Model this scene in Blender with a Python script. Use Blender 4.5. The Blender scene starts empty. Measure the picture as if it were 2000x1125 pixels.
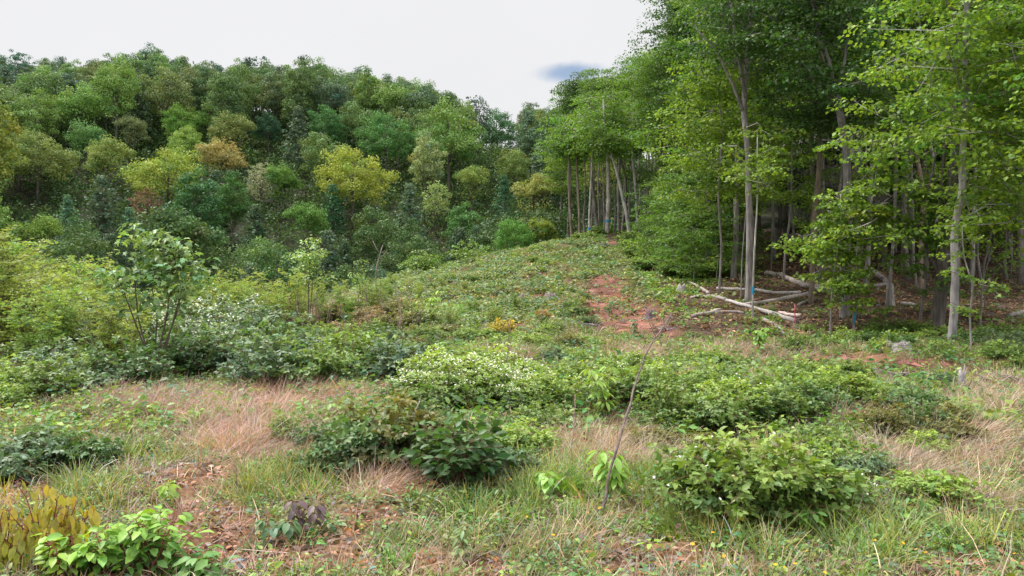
import bpy, math, time
import numpy as np
from mathutils import Vector
T0 = time.time()
R = math.radians
# ------------------------------------------------------------------ camera, sky, sun, exposure
F = 1480.0; HY = 545.0; EYE = 1.65          # focal length and horizon in photo pixels, eye height
sc = bpy.context.scene
cam_d = bpy.data.cameras.new("Camera"); cam = bpy.data.objects.new("Camera", cam_d)
sc.collection.objects.link(cam); sc.camera = cam
cam.location = (0, 0, EYE); cam.rotation_euler = (R(90), 0, 0)
cam_d.sensor_width = 36; cam_d.lens = 36 * F / 2000; cam_d.shift_y = -(562.5 - HY) / 2000
cam_d.clip_start = 0.05; cam_d.clip_end = 3000
sc.view_settings.view_transform = 'Standard'; sc.view_settings.look = 'None'
sc.view_settings.exposure = 0.0; sc.view_settings.gamma = 1.0
SUN_EL, SUN_AZ = 60.0, 300.0                 # azimuth clockwise from +Y: high, from the left and a little ahead
az = R(SUN_AZ)
W = bpy.data.worlds.new("World"); sc.world = W; W.use_nodes = True
nt = W.node_tree; nt.nodes.clear(); NN = nt.nodes.new; LK = nt.links.new
def mth(nt, op, a, b=None, c=None, clamp=False):
    n = nt.nodes.new('ShaderNodeMath'); n.operation = op; n.use_clamp = clamp
    for i, v in enumerate((a, b, c)):
        if v is None: continue
        if isinstance(v, (int, float)): n.inputs[i].default_value = v
        else: nt.links.new(v, n.inputs[i])
    return n.outputs[0]
out = NN('ShaderNodeOutputWorld'); tc = NN('ShaderNodeTexCoord')
sky = NN('ShaderNodeTexSky'); sky.sky_type = 'NISHITA'; sky.sun_disc = False
sky.sun_elevation = R(SUN_EL); sky.sun_rotation = az
bg1 = NN('ShaderNodeBackground'); bg1.inputs[1].default_value = 0.12
LK(sky.outputs[0], bg1.inputs[0])
bg2 = NN('ShaderNodeBackground')
sep = NN('ShaderNodeSeparateXYZ'); LK(tc.outputs['Generated'], sep.inputs[0])
up = mth(nt, 'MAXIMUM', sep.outputs[2], 0.0)
br = NN('ShaderNodeMapRange'); LK(up, br.inputs[0]); br.inputs[1].default_value = 0.36; br.inputs[2].default_value = 1.0
br.inputs[3].default_value = 0.89; br.inputs[4].default_value = 3.2
nz = NN('ShaderNodeTexNoise'); nz.inputs['Scale'].default_value = 3.0; nz.inputs['Detail'].default_value = 4
LK(tc.outputs['Generated'], nz.inputs[0])
nv = mth(nt, 'MULTIPLY_ADD', nz.outputs[0], 0.08, 0.96)
cl = mth(nt, 'MULTIPLY', br.outputs[0], nv)
LK(cl, bg2.inputs[1]); bg2.inputs[0].default_value = (0.975, 0.98, 1.0, 1)
# gaps of blue between the clouds: a long one low over the notch of the hills
def gap(px, py, rx, ry, rim=0.6):
    d = Vector(((px - 1000) / F, 1, (HY - py) / F)).normalized()
    vm = NN('ShaderNodeVectorMath'); vm.operation = 'SUBTRACT'; LK(tc.outputs['Generated'], vm.inputs[0]); vm.inputs[1].default_value = d
    n2 = NN('ShaderNodeTexNoise'); n2.inputs['Scale'].default_value = 22; n2.inputs['Detail'].default_value = 3; LK(tc.outputs['Generated'], n2.inputs[0])
    n3 = NN('ShaderNodeVectorMath'); n3.operation = 'SUBTRACT'; LK(n2.outputs['Color'], n3.inputs[0]); n3.inputs[1].default_value = (.5, .5, .5)
    n4 = NN('ShaderNodeVectorMath'); n4.operation = 'MULTIPLY_ADD'; LK(n3.outputs[0], n4.inputs[0]); n4.inputs[1].default_value = (.035, .035, .018); LK(vm.outputs[0], n4.inputs[2])
    sc_ = NN('ShaderNodeVectorMath'); sc_.operation = 'MULTIPLY'; LK(n4.outputs[0], sc_.inputs[0]); sc_.inputs[1].default_value = (F / rx, F / rx, F / ry)
    ln = NN('ShaderNodeVectorMath'); ln.operation = 'LENGTH'; LK(sc_.outputs[0], ln.inputs[0])
    mr = NN('ShaderNodeMapRange'); mr.interpolation_type = 'SMOOTHSTEP'; LK(ln.outputs['Value'], mr.inputs[0])
    mr.inputs[1].default_value = 1.35; mr.inputs[2].default_value = rim; mr.inputs[3].default_value = 0; mr.inputs[4].default_value = 1
    return mr.outputs[0]
g = mth(nt, 'MAXIMUM', gap(1120, 142, 66, 18, .3), mth(nt, 'MULTIPLY', gap(1258, 126, 50, 16, .2), 0.7))
g = mth(nt, 'MULTIPLY', g, 0.88)
mx = NN('ShaderNodeMixShader'); LK(g, mx.inputs[0]); LK(bg2.outputs[0], mx.inputs[1]); LK(bg1.outputs[0], mx.inputs[2])
LK(mx.outputs[0], out.inputs[0])
sun_d = bpy.data.lights.new("Sun", 'SUN'); sun_d.energy = 5.0; sun_d.angle = R(9); sun_d.color = (1, .955, .88)
sun = bpy.data.objects.new("Sun", sun_d); sc.collection.objects.link(sun)
sv = Vector((math.sin(az) * math.cos(R(SUN_EL)), math.cos(az) * math.cos(R(SUN_EL)), math.sin(R(SUN_EL))))
sun.rotation_euler = sv.to_track_quat('Z', 'Y').to_euler()
sun.location = sv * 50

# ------------------------------------------------------------------ helpers
col = sc.collection
rng = np.random.default_rng(7)
def A(*v): return np.array(v, float)
def unit(v): return v / np.maximum(np.linalg.norm(v, axis=-1, keepdims=True), 1e-9)

class MB:
    """collects vertices, faces and per-vertex colours; build() links ONE mesh object"""
    def __init__(s): s.V = []; s.T = []; s.Q = []; s.C = []; s.n = 0
    def add(s, V, F, C):
        V = np.asarray(V, float).reshape(-1, 3); C = np.asarray(C, float)
        if C.ndim == 1: C = np.tile(C, (len(V), 1))
        s.V.append(V); s.C.append(C)
        for f in F:
            f = np.asarray(f)
            if len(f) == 0: continue
            (s.T if f.shape[1] == 3 else s.Q).append(f + s.n)
        s.n += len(V)
    def build(s, name, mat, parent=None, loc=None, color=None, smooth=False):
        me = bpy.data.meshes.new(name)
        V = np.concatenate(s.V); C = np.concatenate(s.C)
        T = np.concatenate(s.T) if s.T else np.zeros((0, 3), int)
        Q = np.concatenate(s.Q) if s.Q else np.zeros((0, 4), int)
        me.vertices.add(len(V)); me.vertices.foreach_set('co', V.astype(np.float32).ravel())
        li = np.concatenate([T.ravel(), Q.ravel()]).astype(np.int32)
        me.loops.add(len(li)); me.loops.foreach_set('vertex_index', li)
        nf = len(T) + len(Q); me.polygons.add(nf)
        st = np.concatenate([np.arange(len(T)) * 3, len(T) * 3 + np.arange(len(Q)) * 4]).astype(np.int32)
        me.polygons.foreach_set('loop_start', st)
        if smooth: me.polygons.foreach_set('use_smooth', np.ones(nf, bool))
        me.update(calc_edges=True)
        ca = me.color_attributes.new('tone', 'FLOAT_COLOR', 'POINT')
        ca.data.foreach_set('color', np.hstack([C, np.ones((len(C), 1))]).astype(np.float32).ravel())
        me.materials.append(mat)
        o = bpy.data.objects.new(name, me); col.objects.link(o)
        if parent: o.parent = parent
        if loc is not None: o.location = loc
        if color is not None: o.color = (*color, 1)
        return o

def tag(o, label=None, cat=None, group=None, kind=None):
    if label: o['label'] = label
    if cat: o['category'] = cat
    if group: o['group'] = group
    if kind: o['kind'] = kind
    return o
def empty(name, loc=(0, 0, 0), rz=0, s=1):
    o = bpy.data.objects.new(name, None); col.objects.link(o); o.location = loc
    o.rotation_euler.z = rz; o.scale = (s, s, s); o.empty_display_size = .2
    return o
def dup(root, loc, rz=0, s=(1, 1, 1), tilt=(0, 0), tint=None):
    r = root.copy(); col.objects.link(r); r.location = loc; r.rotation_euler = (tilt[0], tilt[1], rz); r.scale = s
    for k in ('label', 'group'):
        if k in r: del r[k]
    if tint is not None and root.type == 'MESH': r.color = (*tint, 1)
    for ch in kids[root.name]:
        c = ch.copy(); col.objects.link(c); c.parent = r
        if tint is not None and ch.name.startswith(('crown', 'leaves', 'blades')): c.color = (*tint, 1)
    return r
kids = {}

def tube(mb, P, rad, n=6, C=(1, 1, 1), wob=0.0, cap=True):
    P = np.asarray(P, float); rad = np.asarray(rad, float); m = len(P)
    T = unit(np.gradient(P, axis=0)); ref = A(0.13, 1, 0.07) if abs(T[0][2]) > .7 else A(0, .1, 1)
    S = unit(np.cross(T, ref)); B = np.cross(T, S)
    a = np.arange(n) / n * 2 * np.pi
    w = 1 + wob * rng.standard_normal((m, n)) if wob else np.ones((m, n))
    V = P[:, None] + (S[:, None] * np.cos(a)[None, :, None] + B[:, None] * np.sin(a)[None, :, None]) * (rad[:, None] * w)[:, :, None]
    i = np.arange(m - 1)[:, None] * n; j = np.arange(n)[None]; k = (j + 1) % n
    Qs = np.stack([i + j, i + k, i + n + k, i + n + j], -1).reshape(-1, 4)
    V = V.reshape(-1, 3); Fs = [Qs]
    if cap:
        V = np.vstack([V, P[0], P[-1]]); j = np.arange(n); k = (j + 1) % n
        Fs.append(np.stack([np.full(n, m * n), k, j], 1)); Fs.append(np.stack([np.full(n, m * n + 1), (m - 1) * n + j, (m - 1) * n + k], 1))
    mb.add(V, Fs, C)

def tubes(mb, P0, P1, r0, r1, C, n=3, sag=None):
    """many straight or sagging thin stems at once"""
    P0 = np.asarray(P0, float); P1 = np.asarray(P1, float); k = len(P0)
    if k == 0: return
    r0 = np.broadcast_to(r0, (k,)); r1 = np.broadcast_to(r1, (k,))
    pts = [P0, P1]; rr = [r0, r1]
    if sag is not None:
        M = (P0 + P1) / 2 + sag; pts = [P0, M, P1]; rr = [r0, (r0 + r1) / 2, r1]
    T = unit(P1 - P0); ref = np.where(np.abs(T[:, 2:3]) > .7, A(0.1, 1, 0)[None], A(0, .1, 1)[None])
    S = unit(np.cross(T, ref)); B = np.cross(T, S); a = np.arange(n) / n * 2 * np.pi
    m = len(pts); V = np.stack([p[:, None] + (S[:, None] * np.cos(a)[None, :, None] + B[:, None] * np.sin(a)[None, :, None]) * r[:, None, None] for p, r in zip(pts, rr)], 1)
    base = np.arange(k)[:, None, None] * (m * n) + np.arange(m - 1)[None, :, None] * n
    j = np.arange(n)[None, None]; kk = (j + 1) % n
    Qs = np.stack([base + j, base + kk, base + n + kk, base + n + j], -1).reshape(-1, 4)
    C = np.asarray(C, float)
    if C.ndim == 2: C = np.repeat(C, m * n, 0)
    mb.add(V.reshape(-1, 3), [Qs], C)

# leaf templates: rows (along, across, fold); faces
KITE = (A((0, 0, 0), (.42, .5, .10), (1, 0, -.12), (.42, -.5, .10)), [np.array([[0, 2, 1], [0, 3, 2]])])
LEAF8 = (A((0, 0, 0), (.3, .42, .12), (.33, 0, 0), (.3, -.42, .12), (.68, .36, .06), (.7, 0, -.05), (.68, -.36, .06), (1, 0, -.22)),
         [np.array([[0, 2, 1], [0, 3, 2], [4, 5, 7], [5, 6, 7]]), np.array([[1, 2, 5, 4], [2, 3, 6, 5]])])
# lobed leaf (maple-like)
LOBE = (A((0, 0, 0), (.12, .38, .08), (.5, .22, .02), (.55, .62, .0), (.62, .2, .0), (1, 0, -.2), (.62, -.2, .0), (.55, -.62, .0), (.5, -.22, .02), (.12, -.38, .08), (.45, 0, -.05)),
        [np.array([[10, 1, 0], [10, 2, 1], [2, 10, 4], [2, 4, 3], [10, 5, 4], [10, 6, 5], [10, 8, 6], [8, 7, 6], [10, 9, 8], [10, 0, 9]])])
BLADE = (A((0, .5, 0), (0, -.5, 0), (.45, .42, .0), (.45, -.42, 0), (.8, .25, -.0), (.8, -.25, 0), (1, 0, 0)),
         [np.array([[4, 5, 6]]), np.array([[0, 1, 3, 2], [2, 3, 5, 4]])])
def leaves(mb, P, D, N, L, Wd, C, tpl=KITE, curl=None):
    k = len(P)
    if k == 0: return
    D = unit(D); S = unit(np.cross(D, N)); N = np.cross(S, D)
    t, Fs = tpl; m = len(t); L = np.broadcast_to(L, (k,)); Wd = np.broadcast_to(Wd, (k,))
    V = (P[:, None] + D[:, None] * (t[None, :, 0, None] * L[:, None, None]) + S[:, None] * (t[None, :, 1, None] * Wd[:, None, None])
         + N[:, None] * (t[None, :, 2, None] * Wd[:, None, None]))
    if curl is not None:                        # droop of long blades towards the ground
        V[:, :, 2] -= (t[None, :, 0] ** 2) * np.broadcast_to(curl, (k,))[:, None]
    off = np.arange(k)[:, None, None] * m
    C = np.asarray(C, float)
    if C.ndim == 2: C = np.repeat(C, m, 0)
    mb.add(V.reshape(-1, 3), [(f[None] + off).reshape(-1, f.shape[1]) for f in Fs], C)

def tones(k, base, var=.25, hue=.12, r=None):
    r = r or rng
    b = np.asarray(base, float)[None] * np.exp(r.standard_normal((k, 1)) * var)
    h = r.standard_normal((k, 1)) * hue
    return np.clip(b * np.hstack([1 + h * 1.6, 1 + h * .3, 1 - h]), 0.002, .95)
def rdir(k, zmin=-1, zmax=1):
    z = rng.uniform(zmin, zmax, k); a = rng.uniform(0, 2 * np.pi, k); s = np.sqrt(np.maximum(0, 1 - z * z))
    return np.stack([s * np.cos(a), s * np.sin(a), z], 1)

# ------------------------------------------------------------------ materials
def material(name, rough=.5, spec=.5, transl=0.0, kind='leaf', gain=1.0):
    m = bpy.data.materials.new(name); m.use_nodes = True; t = m.node_tree; t.nodes.clear()
    N_ = t.nodes.new; L_ = t.links.new
    o = N_('ShaderNodeOutputMaterial'); p = N_('ShaderNodeBsdfPrincipled')
    at = N_('ShaderNodeAttribute'); at.attribute_name = 'tone'
    oi = N_('ShaderNodeObjectInfo')
    mu = N_('ShaderNodeMix'); mu.data_type = 'RGBA'; mu.blend_type = 'MULTIPLY'; mu.inputs[0].default_value = 1
    L_(at.outputs['Color'], mu.inputs[6]); L_(oi.outputs['Color'], mu.inputs[7])
    c = mu.outputs[2]
    if gain != 1:
        vs = N_('ShaderNodeVectorMath'); vs.operation = 'SCALE'; L_(c, vs.inputs[0]); vs.inputs['Scale'].default_value = gain; c = vs.outputs[0]
    p.inputs['Roughness'].default_value = rough; p.inputs['Specular IOR Level'].default_value = spec
    if kind in ('bark', 'deadwood'):
        tcx = N_('ShaderNodeTexCoord'); mp = N_('ShaderNodeMapping'); L_(tcx.outputs['Object'], mp.inputs[0])
        mp.inputs['Scale'].default_value = (14, 14, 2.2) if kind == 'bark' else (16, 16, 16)
        n1 = N_('ShaderNodeTexNoise'); n1.inputs['Scale'].default_value = 1.5; n1.inputs['Detail'].default_value = 6; L_(mp.outputs[0], n1.inputs[0])
        n2 = N_('ShaderNodeTexNoise'); n2.inputs['Scale'].default_value = 1.1; n2.inputs['Detail'].default_value = 3; L_(tcx.outputs['Object'], n2.inputs[0])
        a1 = mth(t, 'MULTIPLY_ADD', n1.outputs[0], 2.0, 0.0); a2 = mth(t, 'MULTIPLY_ADD', n2.outputs[0], 1.8, 0.1)
        a3 = mth(t, 'MULTIPLY', a1, a2)
        vs = N_('ShaderNodeVectorMath'); vs.operation = 'SCALE'; L_(c, vs.inputs[0]); L_(a3, vs.inputs['Scale']); c = vs.outputs[0]
        bp = N_('ShaderNodeBump'); bp.inputs['Strength'].default_value = .6; bp.inputs['Distance'].default_value = .03; L_(n1.outputs[0], bp.inputs['Height']); L_(bp.outputs[0], p.inputs['Normal'])
    if kind == 'leaf':                          # a little mottling and veins inside each leaf
        tcx = N_('ShaderNodeTexCoord'); n1 = N_('ShaderNodeTexNoise'); n1.inputs['Scale'].default_value = 45; n1.inputs['Detail'].default_value = 2
        L_(tcx.outputs['Object'], n1.inputs[0]); a1 = mth(t, 'MULTIPLY_ADD', n1.outputs[0], .7, .65)
        vs = N_('ShaderNodeVectorMath'); vs.operation = 'SCALE'; L_(c, vs.inputs[0]); L_(a1, vs.inputs['Scale']); c = vs.outputs[0]
    L_(c, p.inputs['Base Color'])
    if transl > 0:
        tr = N_('ShaderNodeBsdfTranslucent'); ms = N_('ShaderNodeMixShader'); ms.inputs[0].default_value = transl
        tm = N_('ShaderNodeVectorMath'); tm.operation = 'MULTIPLY'; L_(c, tm.inputs[0]); tm.inputs[1].default_value = (1.35, 1.35, .6)
        L_(tm.outputs[0], tr.inputs[0]); L_(p.outputs[0], ms.inputs[1]); L_(tr.outputs[0], ms.inputs[2]); L_(ms.outputs[0], o.inputs[0])
    else: L_(p.outputs[0], o.inputs[0])
    return m
M_leaf = material('leaf_near', .5, .5, .33, gain=1.3)
M_far = material('leaf_far', .6, .25, .22, 'plain', gain=1.75)
M_wood = material('leaf_woodland', .5, .35, .40, 'plain', gain=1.2)
M_grass = material('grass_blade', .5, .35, .3, 'plain', gain=1.15)
M_dry = material('dry_blade', .7, .2, .2, 'plain', gain=1.15)
M_bark = material('bark', .85, .2, 0, 'bark')
M_dead = material('dead_wood', .9, .1, 0, 'deadwood')
M_stem = material('stem', .7, .2, 0, 'plain')
M_petal = material('petal', .6, .2, .3, 'plain')
M_paint = material('paint', .55, .4, 0, 'plain')

# ------------------------------------------------------------------ terrain
# height profile by bearing: (distance, height); bearing given as the photo column it runs under
def zz(py, d): return EYE - (py - HY) / F * d
PROF = {
 -700: [(8, 0), (30, -.2), (40, -1), (50, -5), (62, -8), (75, -8), (100, 1), (230, 50), (330, 60)],
 0:    [(8, 0), (26, -.1), (36, -.6), (46, -4), (60, -8.5), (75, -8.5), (100, .5), (228, 51), (330, 62)],
 300:  [(8, 0), (26, -.1), (34, -.8), (45, -4.5), (60, -8.5), (75, -8.5), (100, .5), (228, 51), (330, 60)],
 550:  [(8, 0), (25, .0), (32, -.5), (42, -4), (58, -8), (75, -8), (100, .5), (228, 49), (330, 56)],
 720:  [(8, 0), (20, .1), (30, zz(560, 30)), (37, zz(549, 37)), (46, -2.5), (58, -7), (75, -7), (100, 1), (225, 46), (330, 48)],
 850:  [(8, 0), (18, .15), (26, zz(605, 26)), (34, zz(545, 34)), (40, zz(523, 40)), (48, -.5), (60, -5.5), (75, -5.5), (100, 1.5), (215, 40), (330, 38)],
 950:  [(8, 0), (18, .2), (26, zz(595, 26)), (34, zz(528, 34)), (42, zz(499, 42)), (50, 1.0), (62, -3), (75, -3.5), (100, 3), (215, 37), (330, 38)],
 1050: [(8, 0), (17, .2), (24, zz(605, 24)), (33, zz(523, 33)), (43, zz(476, 43)), (52, 3.2), (64, .5), (78, 0), (100, 4), (220, 36), (330, 40)],
 1150: [(8, 0), (16, .15), (22, zz(622, 22)), (31, zz(545, 31)), (38, zz(498, 38)), (46, zz(458, 46)), (56, 4.2), (66, 3.2), (80, 3), (110, 8), (230, 34), (330, 45)],
 1280: [(8, 0), (15, .1), (20, zz(645, 20)), (28, zz(560, 28)), (38, zz(490, 38)), (48, zz(452, 48)), (60, 5.2), (80, 6), (110, 12), (230, 38), (330, 50)],
 1420: [(8, 0), (13, .1), (16, zz(690, 16)), (20, zz(620, 20)), (26, zz(545, 26)), (34, zz(505, 34)), (46, 4.0), (60, 6), (90, 12), (230, 45), (330, 60)],
 1600: [(8, 0), (13, .05), (16, zz(690, 16)), (19, zz(640, 19)), (23, zz(578, 23)), (30, zz(525, 30)), (40, 3.2), (60, 7), (100, 18), (230, 50), (330, 62)],
 1850: [(8, 0), (12, .05), (15, zz(685, 15)), (17.5, zz(640, 17.5)), (22, zz(590, 22)), (30, 1.5), (40, 3), (60, 7.5), (100, 19), (230, 52), (330, 64)],
 2100: [(8, 0), (12, .05), (15, zz(682, 15)), (18, zz(635, 18)), (24, zz(590, 24)), (34, 2), (60, 8), (100, 20), (230, 54), (330, 66)],
 2900: [(8, 0), (12, .05), (16, .3), (24, 1.3), (34, 2.6), (60, 8.5), (100, 20), (230, 54), (330, 66)],
}
gc = np.linspace(-700, 2900, 181); gd = np.exp(np.linspace(math.log(4), math.log(330), 170))
_cols = sorted(PROF); _tab = np.array([np.interp(np.log(gd), np.log([p[0] for p in PROF[c]]), [p[1] for p in PROF[c]]) for c in _cols])
G = np.array([[np.interp(c, _cols, _tab[:, j]) for j in range(len(gd))] for c in gc])
def blur(a, k, ax):
    w = np.exp(-np.linspace(-2, 2, 2 * k + 1) ** 2); w /= w.sum()
    p = [(0, 0), (0, 0)]; p[ax] = (k, k); q = np.pad(a, p, 'edge')
    return sum(w[i] * np.take(q, np.arange(a.shape[ax]) + i, ax) for i in range(2 * k + 1))
G = blur(blur(G, 5, 0), 2, 1)
def wav(x, y, s, seed):
    r = np.random.default_rng(seed); z = 0
    for i in range(6):
        a = r.uniform(0, np.pi * 2); f = 2 * np.pi / (s * r.uniform(.6, 1.5)); z = z + np.sin((x * np.cos(a) + y * np.sin(a)) * f + r.uniform(0, 6))
    return z / 3.0
def H(x, y):
    x = np.asarray(x, float); y = np.asarray(y, float)
    yy = np.maximum(y, 2.0); c = np.clip(1000 + F * x / yy, -700, 2900)
    i = (c + 700) / 20.0; j = (np.log(np.clip(yy, 4, 330)) - math.log(4)) / (math.log(330) - math.log(4)) * 169
    i0 = np.clip(i.astype(int), 0, 179); j0 = np.clip(j.astype(int), 0, 168); fi = i - i0; fj = j - j0
    z = (G[i0, j0] * (1 - fi) * (1 - fj) + G[i0 + 1, j0] * fi * (1 - fj) + G[i0, j0 + 1] * (1 - fi) * fj + G[i0 + 1, j0 + 1] * fi * fj)
    z = z * np.clip((yy - 5) / 5, 0, 1)
    z = z + .035 * wav(x, y, 1.3, 1) + .08 * wav(x, y, 5, 2) * np.clip(yy / 12, .3, 1) + .5 * wav(x, y, 26, 3) * np.clip((yy - 60) / 40, 0, 1)
    # bank cut beside the red track, on its far side
    u, v = proj(x, yy, z); tr = np.interp(v, [520, 560, 600, 640, 665], [1195, 1222, 1262, 1292, 1330])
    z = z + .28 * np.clip((u - tr) / 18, 0, 1) * np.clip((v - 535) / 30, 0, 1) * np.clip((668 - v) / 20, 0, 1) * np.clip((1400 - u) / 120, 0, 1)
    return z
def proj(x, y, z): return 1000 + F * x / y, HY + F * (EYE - z) / y
_dd = np.exp(np.linspace(math.log(2.2), math.log(300), 1500))
def gpt(px, py, dmin=2.2):
    """where the line of sight through photo pixel (px, py) meets the ground"""
    x = (px - 1000) / F * _dd; h = H(x, _dd); r = EYE - (py - HY) / F * _dd
    k = np.argmax((h >= r) & (_dd >= dmin))
    if not (h >= r)[k]: k = np.argmin(np.abs(_dd - 40))
    return A(x[k], _dd[k], h[k])
def at(px, d): x = (px - 1000) / F * d; return A(x, d, float(H(x, d)))
def sky_pt(px, py, d): return A((px - 1000) / F * d, d, EYE - (py - HY) / F * d)
def blob(u, v, lst, soft=.5):
    m = np.zeros_like(u)
    for (cx, cy, rx, ry) in lst:
        q = ((u - cx) / rx) ** 2 + ((v - cy) / ry) ** 2
        m = np.maximum(m, np.clip((1.3 - q) / soft, 0, 1))
    return m
RED = [(1182, 568, 42, 34), (1198, 595, 54, 24), (1222, 622, 74, 30), (1140, 610, 12, 26), (1250, 645, 60, 14), (1262, 610, 16, 24), (1300, 655, 40, 12), (1205, 555, 12, 10),
       (1195, 472, 16, 4), (1008, 640, 30, 10), (1055, 580, 20, 7), (1110, 552, 14, 5), (1700, 705, 130, 9), (1810, 714, 70, 7), (1600, 700, 50, 6), (1062, 536, 10, 4), (960, 492, 36, 4), (1010, 485, 30, 4)]
BARE = [(430, 1045, 130, 75), (400, 930, 90, 26), (700, 1010, 90, 18), (820, 955, 70, 14), (620, 1090, 90, 40), (900, 1100, 120, 26), (1130, 975, 60, 22), (1250, 1075, 90, 30), (1560, 1000, 50, 26), (40, 960, 60, 30), (1330, 1100, 160, 26),
        (1800, 870, 60, 14), (1000, 885, 120, 20), (1200, 850, 90, 16), (1740, 735, 190, 9), (560, 790, 90, 10), (1850, 1110, 90, 20)]
TAN = [(430, 800, 210, 40), (560, 770, 90, 30), (480, 870, 130, 45), (300, 790, 130, 24), (660, 780, 60, 16), (1870, 870, 130, 45), (1700, 820, 100, 24), (1950, 780, 100, 40), (1230, 800, 60, 26), (1450, 690, 90, 18),
       (1960, 690, 60, 16), (60, 700, 60, 20), (1180, 880, 120, 30), (740, 950, 70, 30), (1740, 915, 110, 34), (1560, 690, 60, 14), (640, 600, 160, 22), (430, 590, 70, 22), (180, 550, 70, 24), (1250, 690, 80, 12),
       (1900, 990, 90, 30), (100, 640, 60, 14), (1000, 700, 60, 14)]
LUSH = [(1080, 930, 90, 36), (1000, 1000, 160, 40), (1300, 960, 80, 40), (560, 950, 110, 36), (1420, 1060, 130, 40), (320, 890, 60, 22), (1700, 1060, 140, 50), (500, 1005, 40, 14), (780, 1070, 50, 30), (230, 900, 40, 20),
        (1350, 1000, 110, 40), (1580, 960, 60, 22), (1900, 1080, 120, 40), (120, 1000, 140, 60)]
def zones(x, y, z):
    u, v = proj(x, np.maximum(y, 1.5), z)
    jit = 1 + .0 * x
    u2 = u + 26 * wav(x, y, .9, 11) * 8 / np.maximum(y, 4); v2 = v + 9 * wav(x, y, .7, 12) * 8 / np.maximum(y, 4)
    ed = HY + (F * 1.2) / np.maximum(y, 10)
    fl = [1100, 1225, 1262, 1310, 1400, 1500, 1600, 2000]
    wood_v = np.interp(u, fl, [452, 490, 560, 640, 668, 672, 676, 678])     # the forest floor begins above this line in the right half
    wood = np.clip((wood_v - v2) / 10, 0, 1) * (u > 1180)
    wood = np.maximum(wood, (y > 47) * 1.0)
    return blob(u2, v2, RED), blob(u2, v2, BARE), blob(u2, v2, TAN, .8), blob(u2, v2, LUSH), wood, u, v

# ground sheet: a fan of rows, finer near the camera, closed behind it
ys = np.concatenate([np.linspace(-40, 1.5, 14), 1.5 + (np.exp(np.linspace(0, math.log(330 / 4 + 1), 430)) - 1) * 4][0:2])
ts = np.linspace(-1.25, 1.25, 420)
YY, TT = np.meshgrid(ys, ts, indexing='ij'); XX = TT * (np.maximum(YY, 0) + 12)
ZZ = H(XX, YY); ZZ = ZZ + .02 * rng.standard_normal(ZZ.shape) * (YY < 40)
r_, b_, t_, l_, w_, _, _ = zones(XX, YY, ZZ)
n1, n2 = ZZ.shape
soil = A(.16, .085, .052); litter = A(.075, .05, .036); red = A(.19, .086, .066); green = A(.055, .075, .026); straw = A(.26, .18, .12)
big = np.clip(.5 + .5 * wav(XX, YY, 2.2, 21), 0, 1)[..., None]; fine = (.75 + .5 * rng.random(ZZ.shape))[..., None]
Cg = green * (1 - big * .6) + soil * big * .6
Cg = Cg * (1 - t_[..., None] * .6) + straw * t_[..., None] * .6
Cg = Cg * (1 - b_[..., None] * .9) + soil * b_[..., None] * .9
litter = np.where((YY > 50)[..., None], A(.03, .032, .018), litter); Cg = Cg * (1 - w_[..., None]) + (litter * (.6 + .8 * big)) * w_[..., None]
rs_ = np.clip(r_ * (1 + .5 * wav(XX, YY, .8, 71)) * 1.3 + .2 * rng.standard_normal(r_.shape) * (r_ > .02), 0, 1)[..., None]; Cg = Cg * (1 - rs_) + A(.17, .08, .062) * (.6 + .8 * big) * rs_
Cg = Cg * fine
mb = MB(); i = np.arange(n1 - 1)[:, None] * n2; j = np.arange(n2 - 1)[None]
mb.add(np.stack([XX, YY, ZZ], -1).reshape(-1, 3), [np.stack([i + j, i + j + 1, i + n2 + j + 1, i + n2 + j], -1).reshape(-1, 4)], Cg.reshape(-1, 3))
def soil_mat(name):
    m = material(name, .95, .1, 0, 'deadwood'); return m
M_soil = soil_mat('soil')
tag(mb.build('ground', M_soil, smooth=True), kind='structure')
# red clay: bare track and scrapes, a thin sheet with ragged edges lying just above the ground
mask = (r_ * (1 + .5 * wav(XX, YY, .8, 71)) + .45 * rng.standard_normal(r_.shape) * (r_ > .05) > .36) & (YY > 2)
cm = mask[:-1, :-1] & mask[1:, :-1] & mask[:-1, 1:] & mask[1:, 1:]
Qc = np.stack([i + j, i + j + 1, i + n2 + j + 1, i + n2 + j], -1)[cm]
mb = MB(); used = np.unique(Qc); rem = np.full(n1 * n2, -1); rem[used] = np.arange(len(used))
Vc = np.stack([XX, YY, ZZ + .012], -1).reshape(-1, 3)[used]
mb.add(Vc, [rem[Qc]], tones(len(used), red, .22, .05) * (1 + .3 * wav(Vc[:, 0], Vc[:, 1], .9, 72))[:, None].clip(.5, 1.5))
tag(mb.build('clay_path', M_soil, smooth=True), kind='structure')

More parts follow.
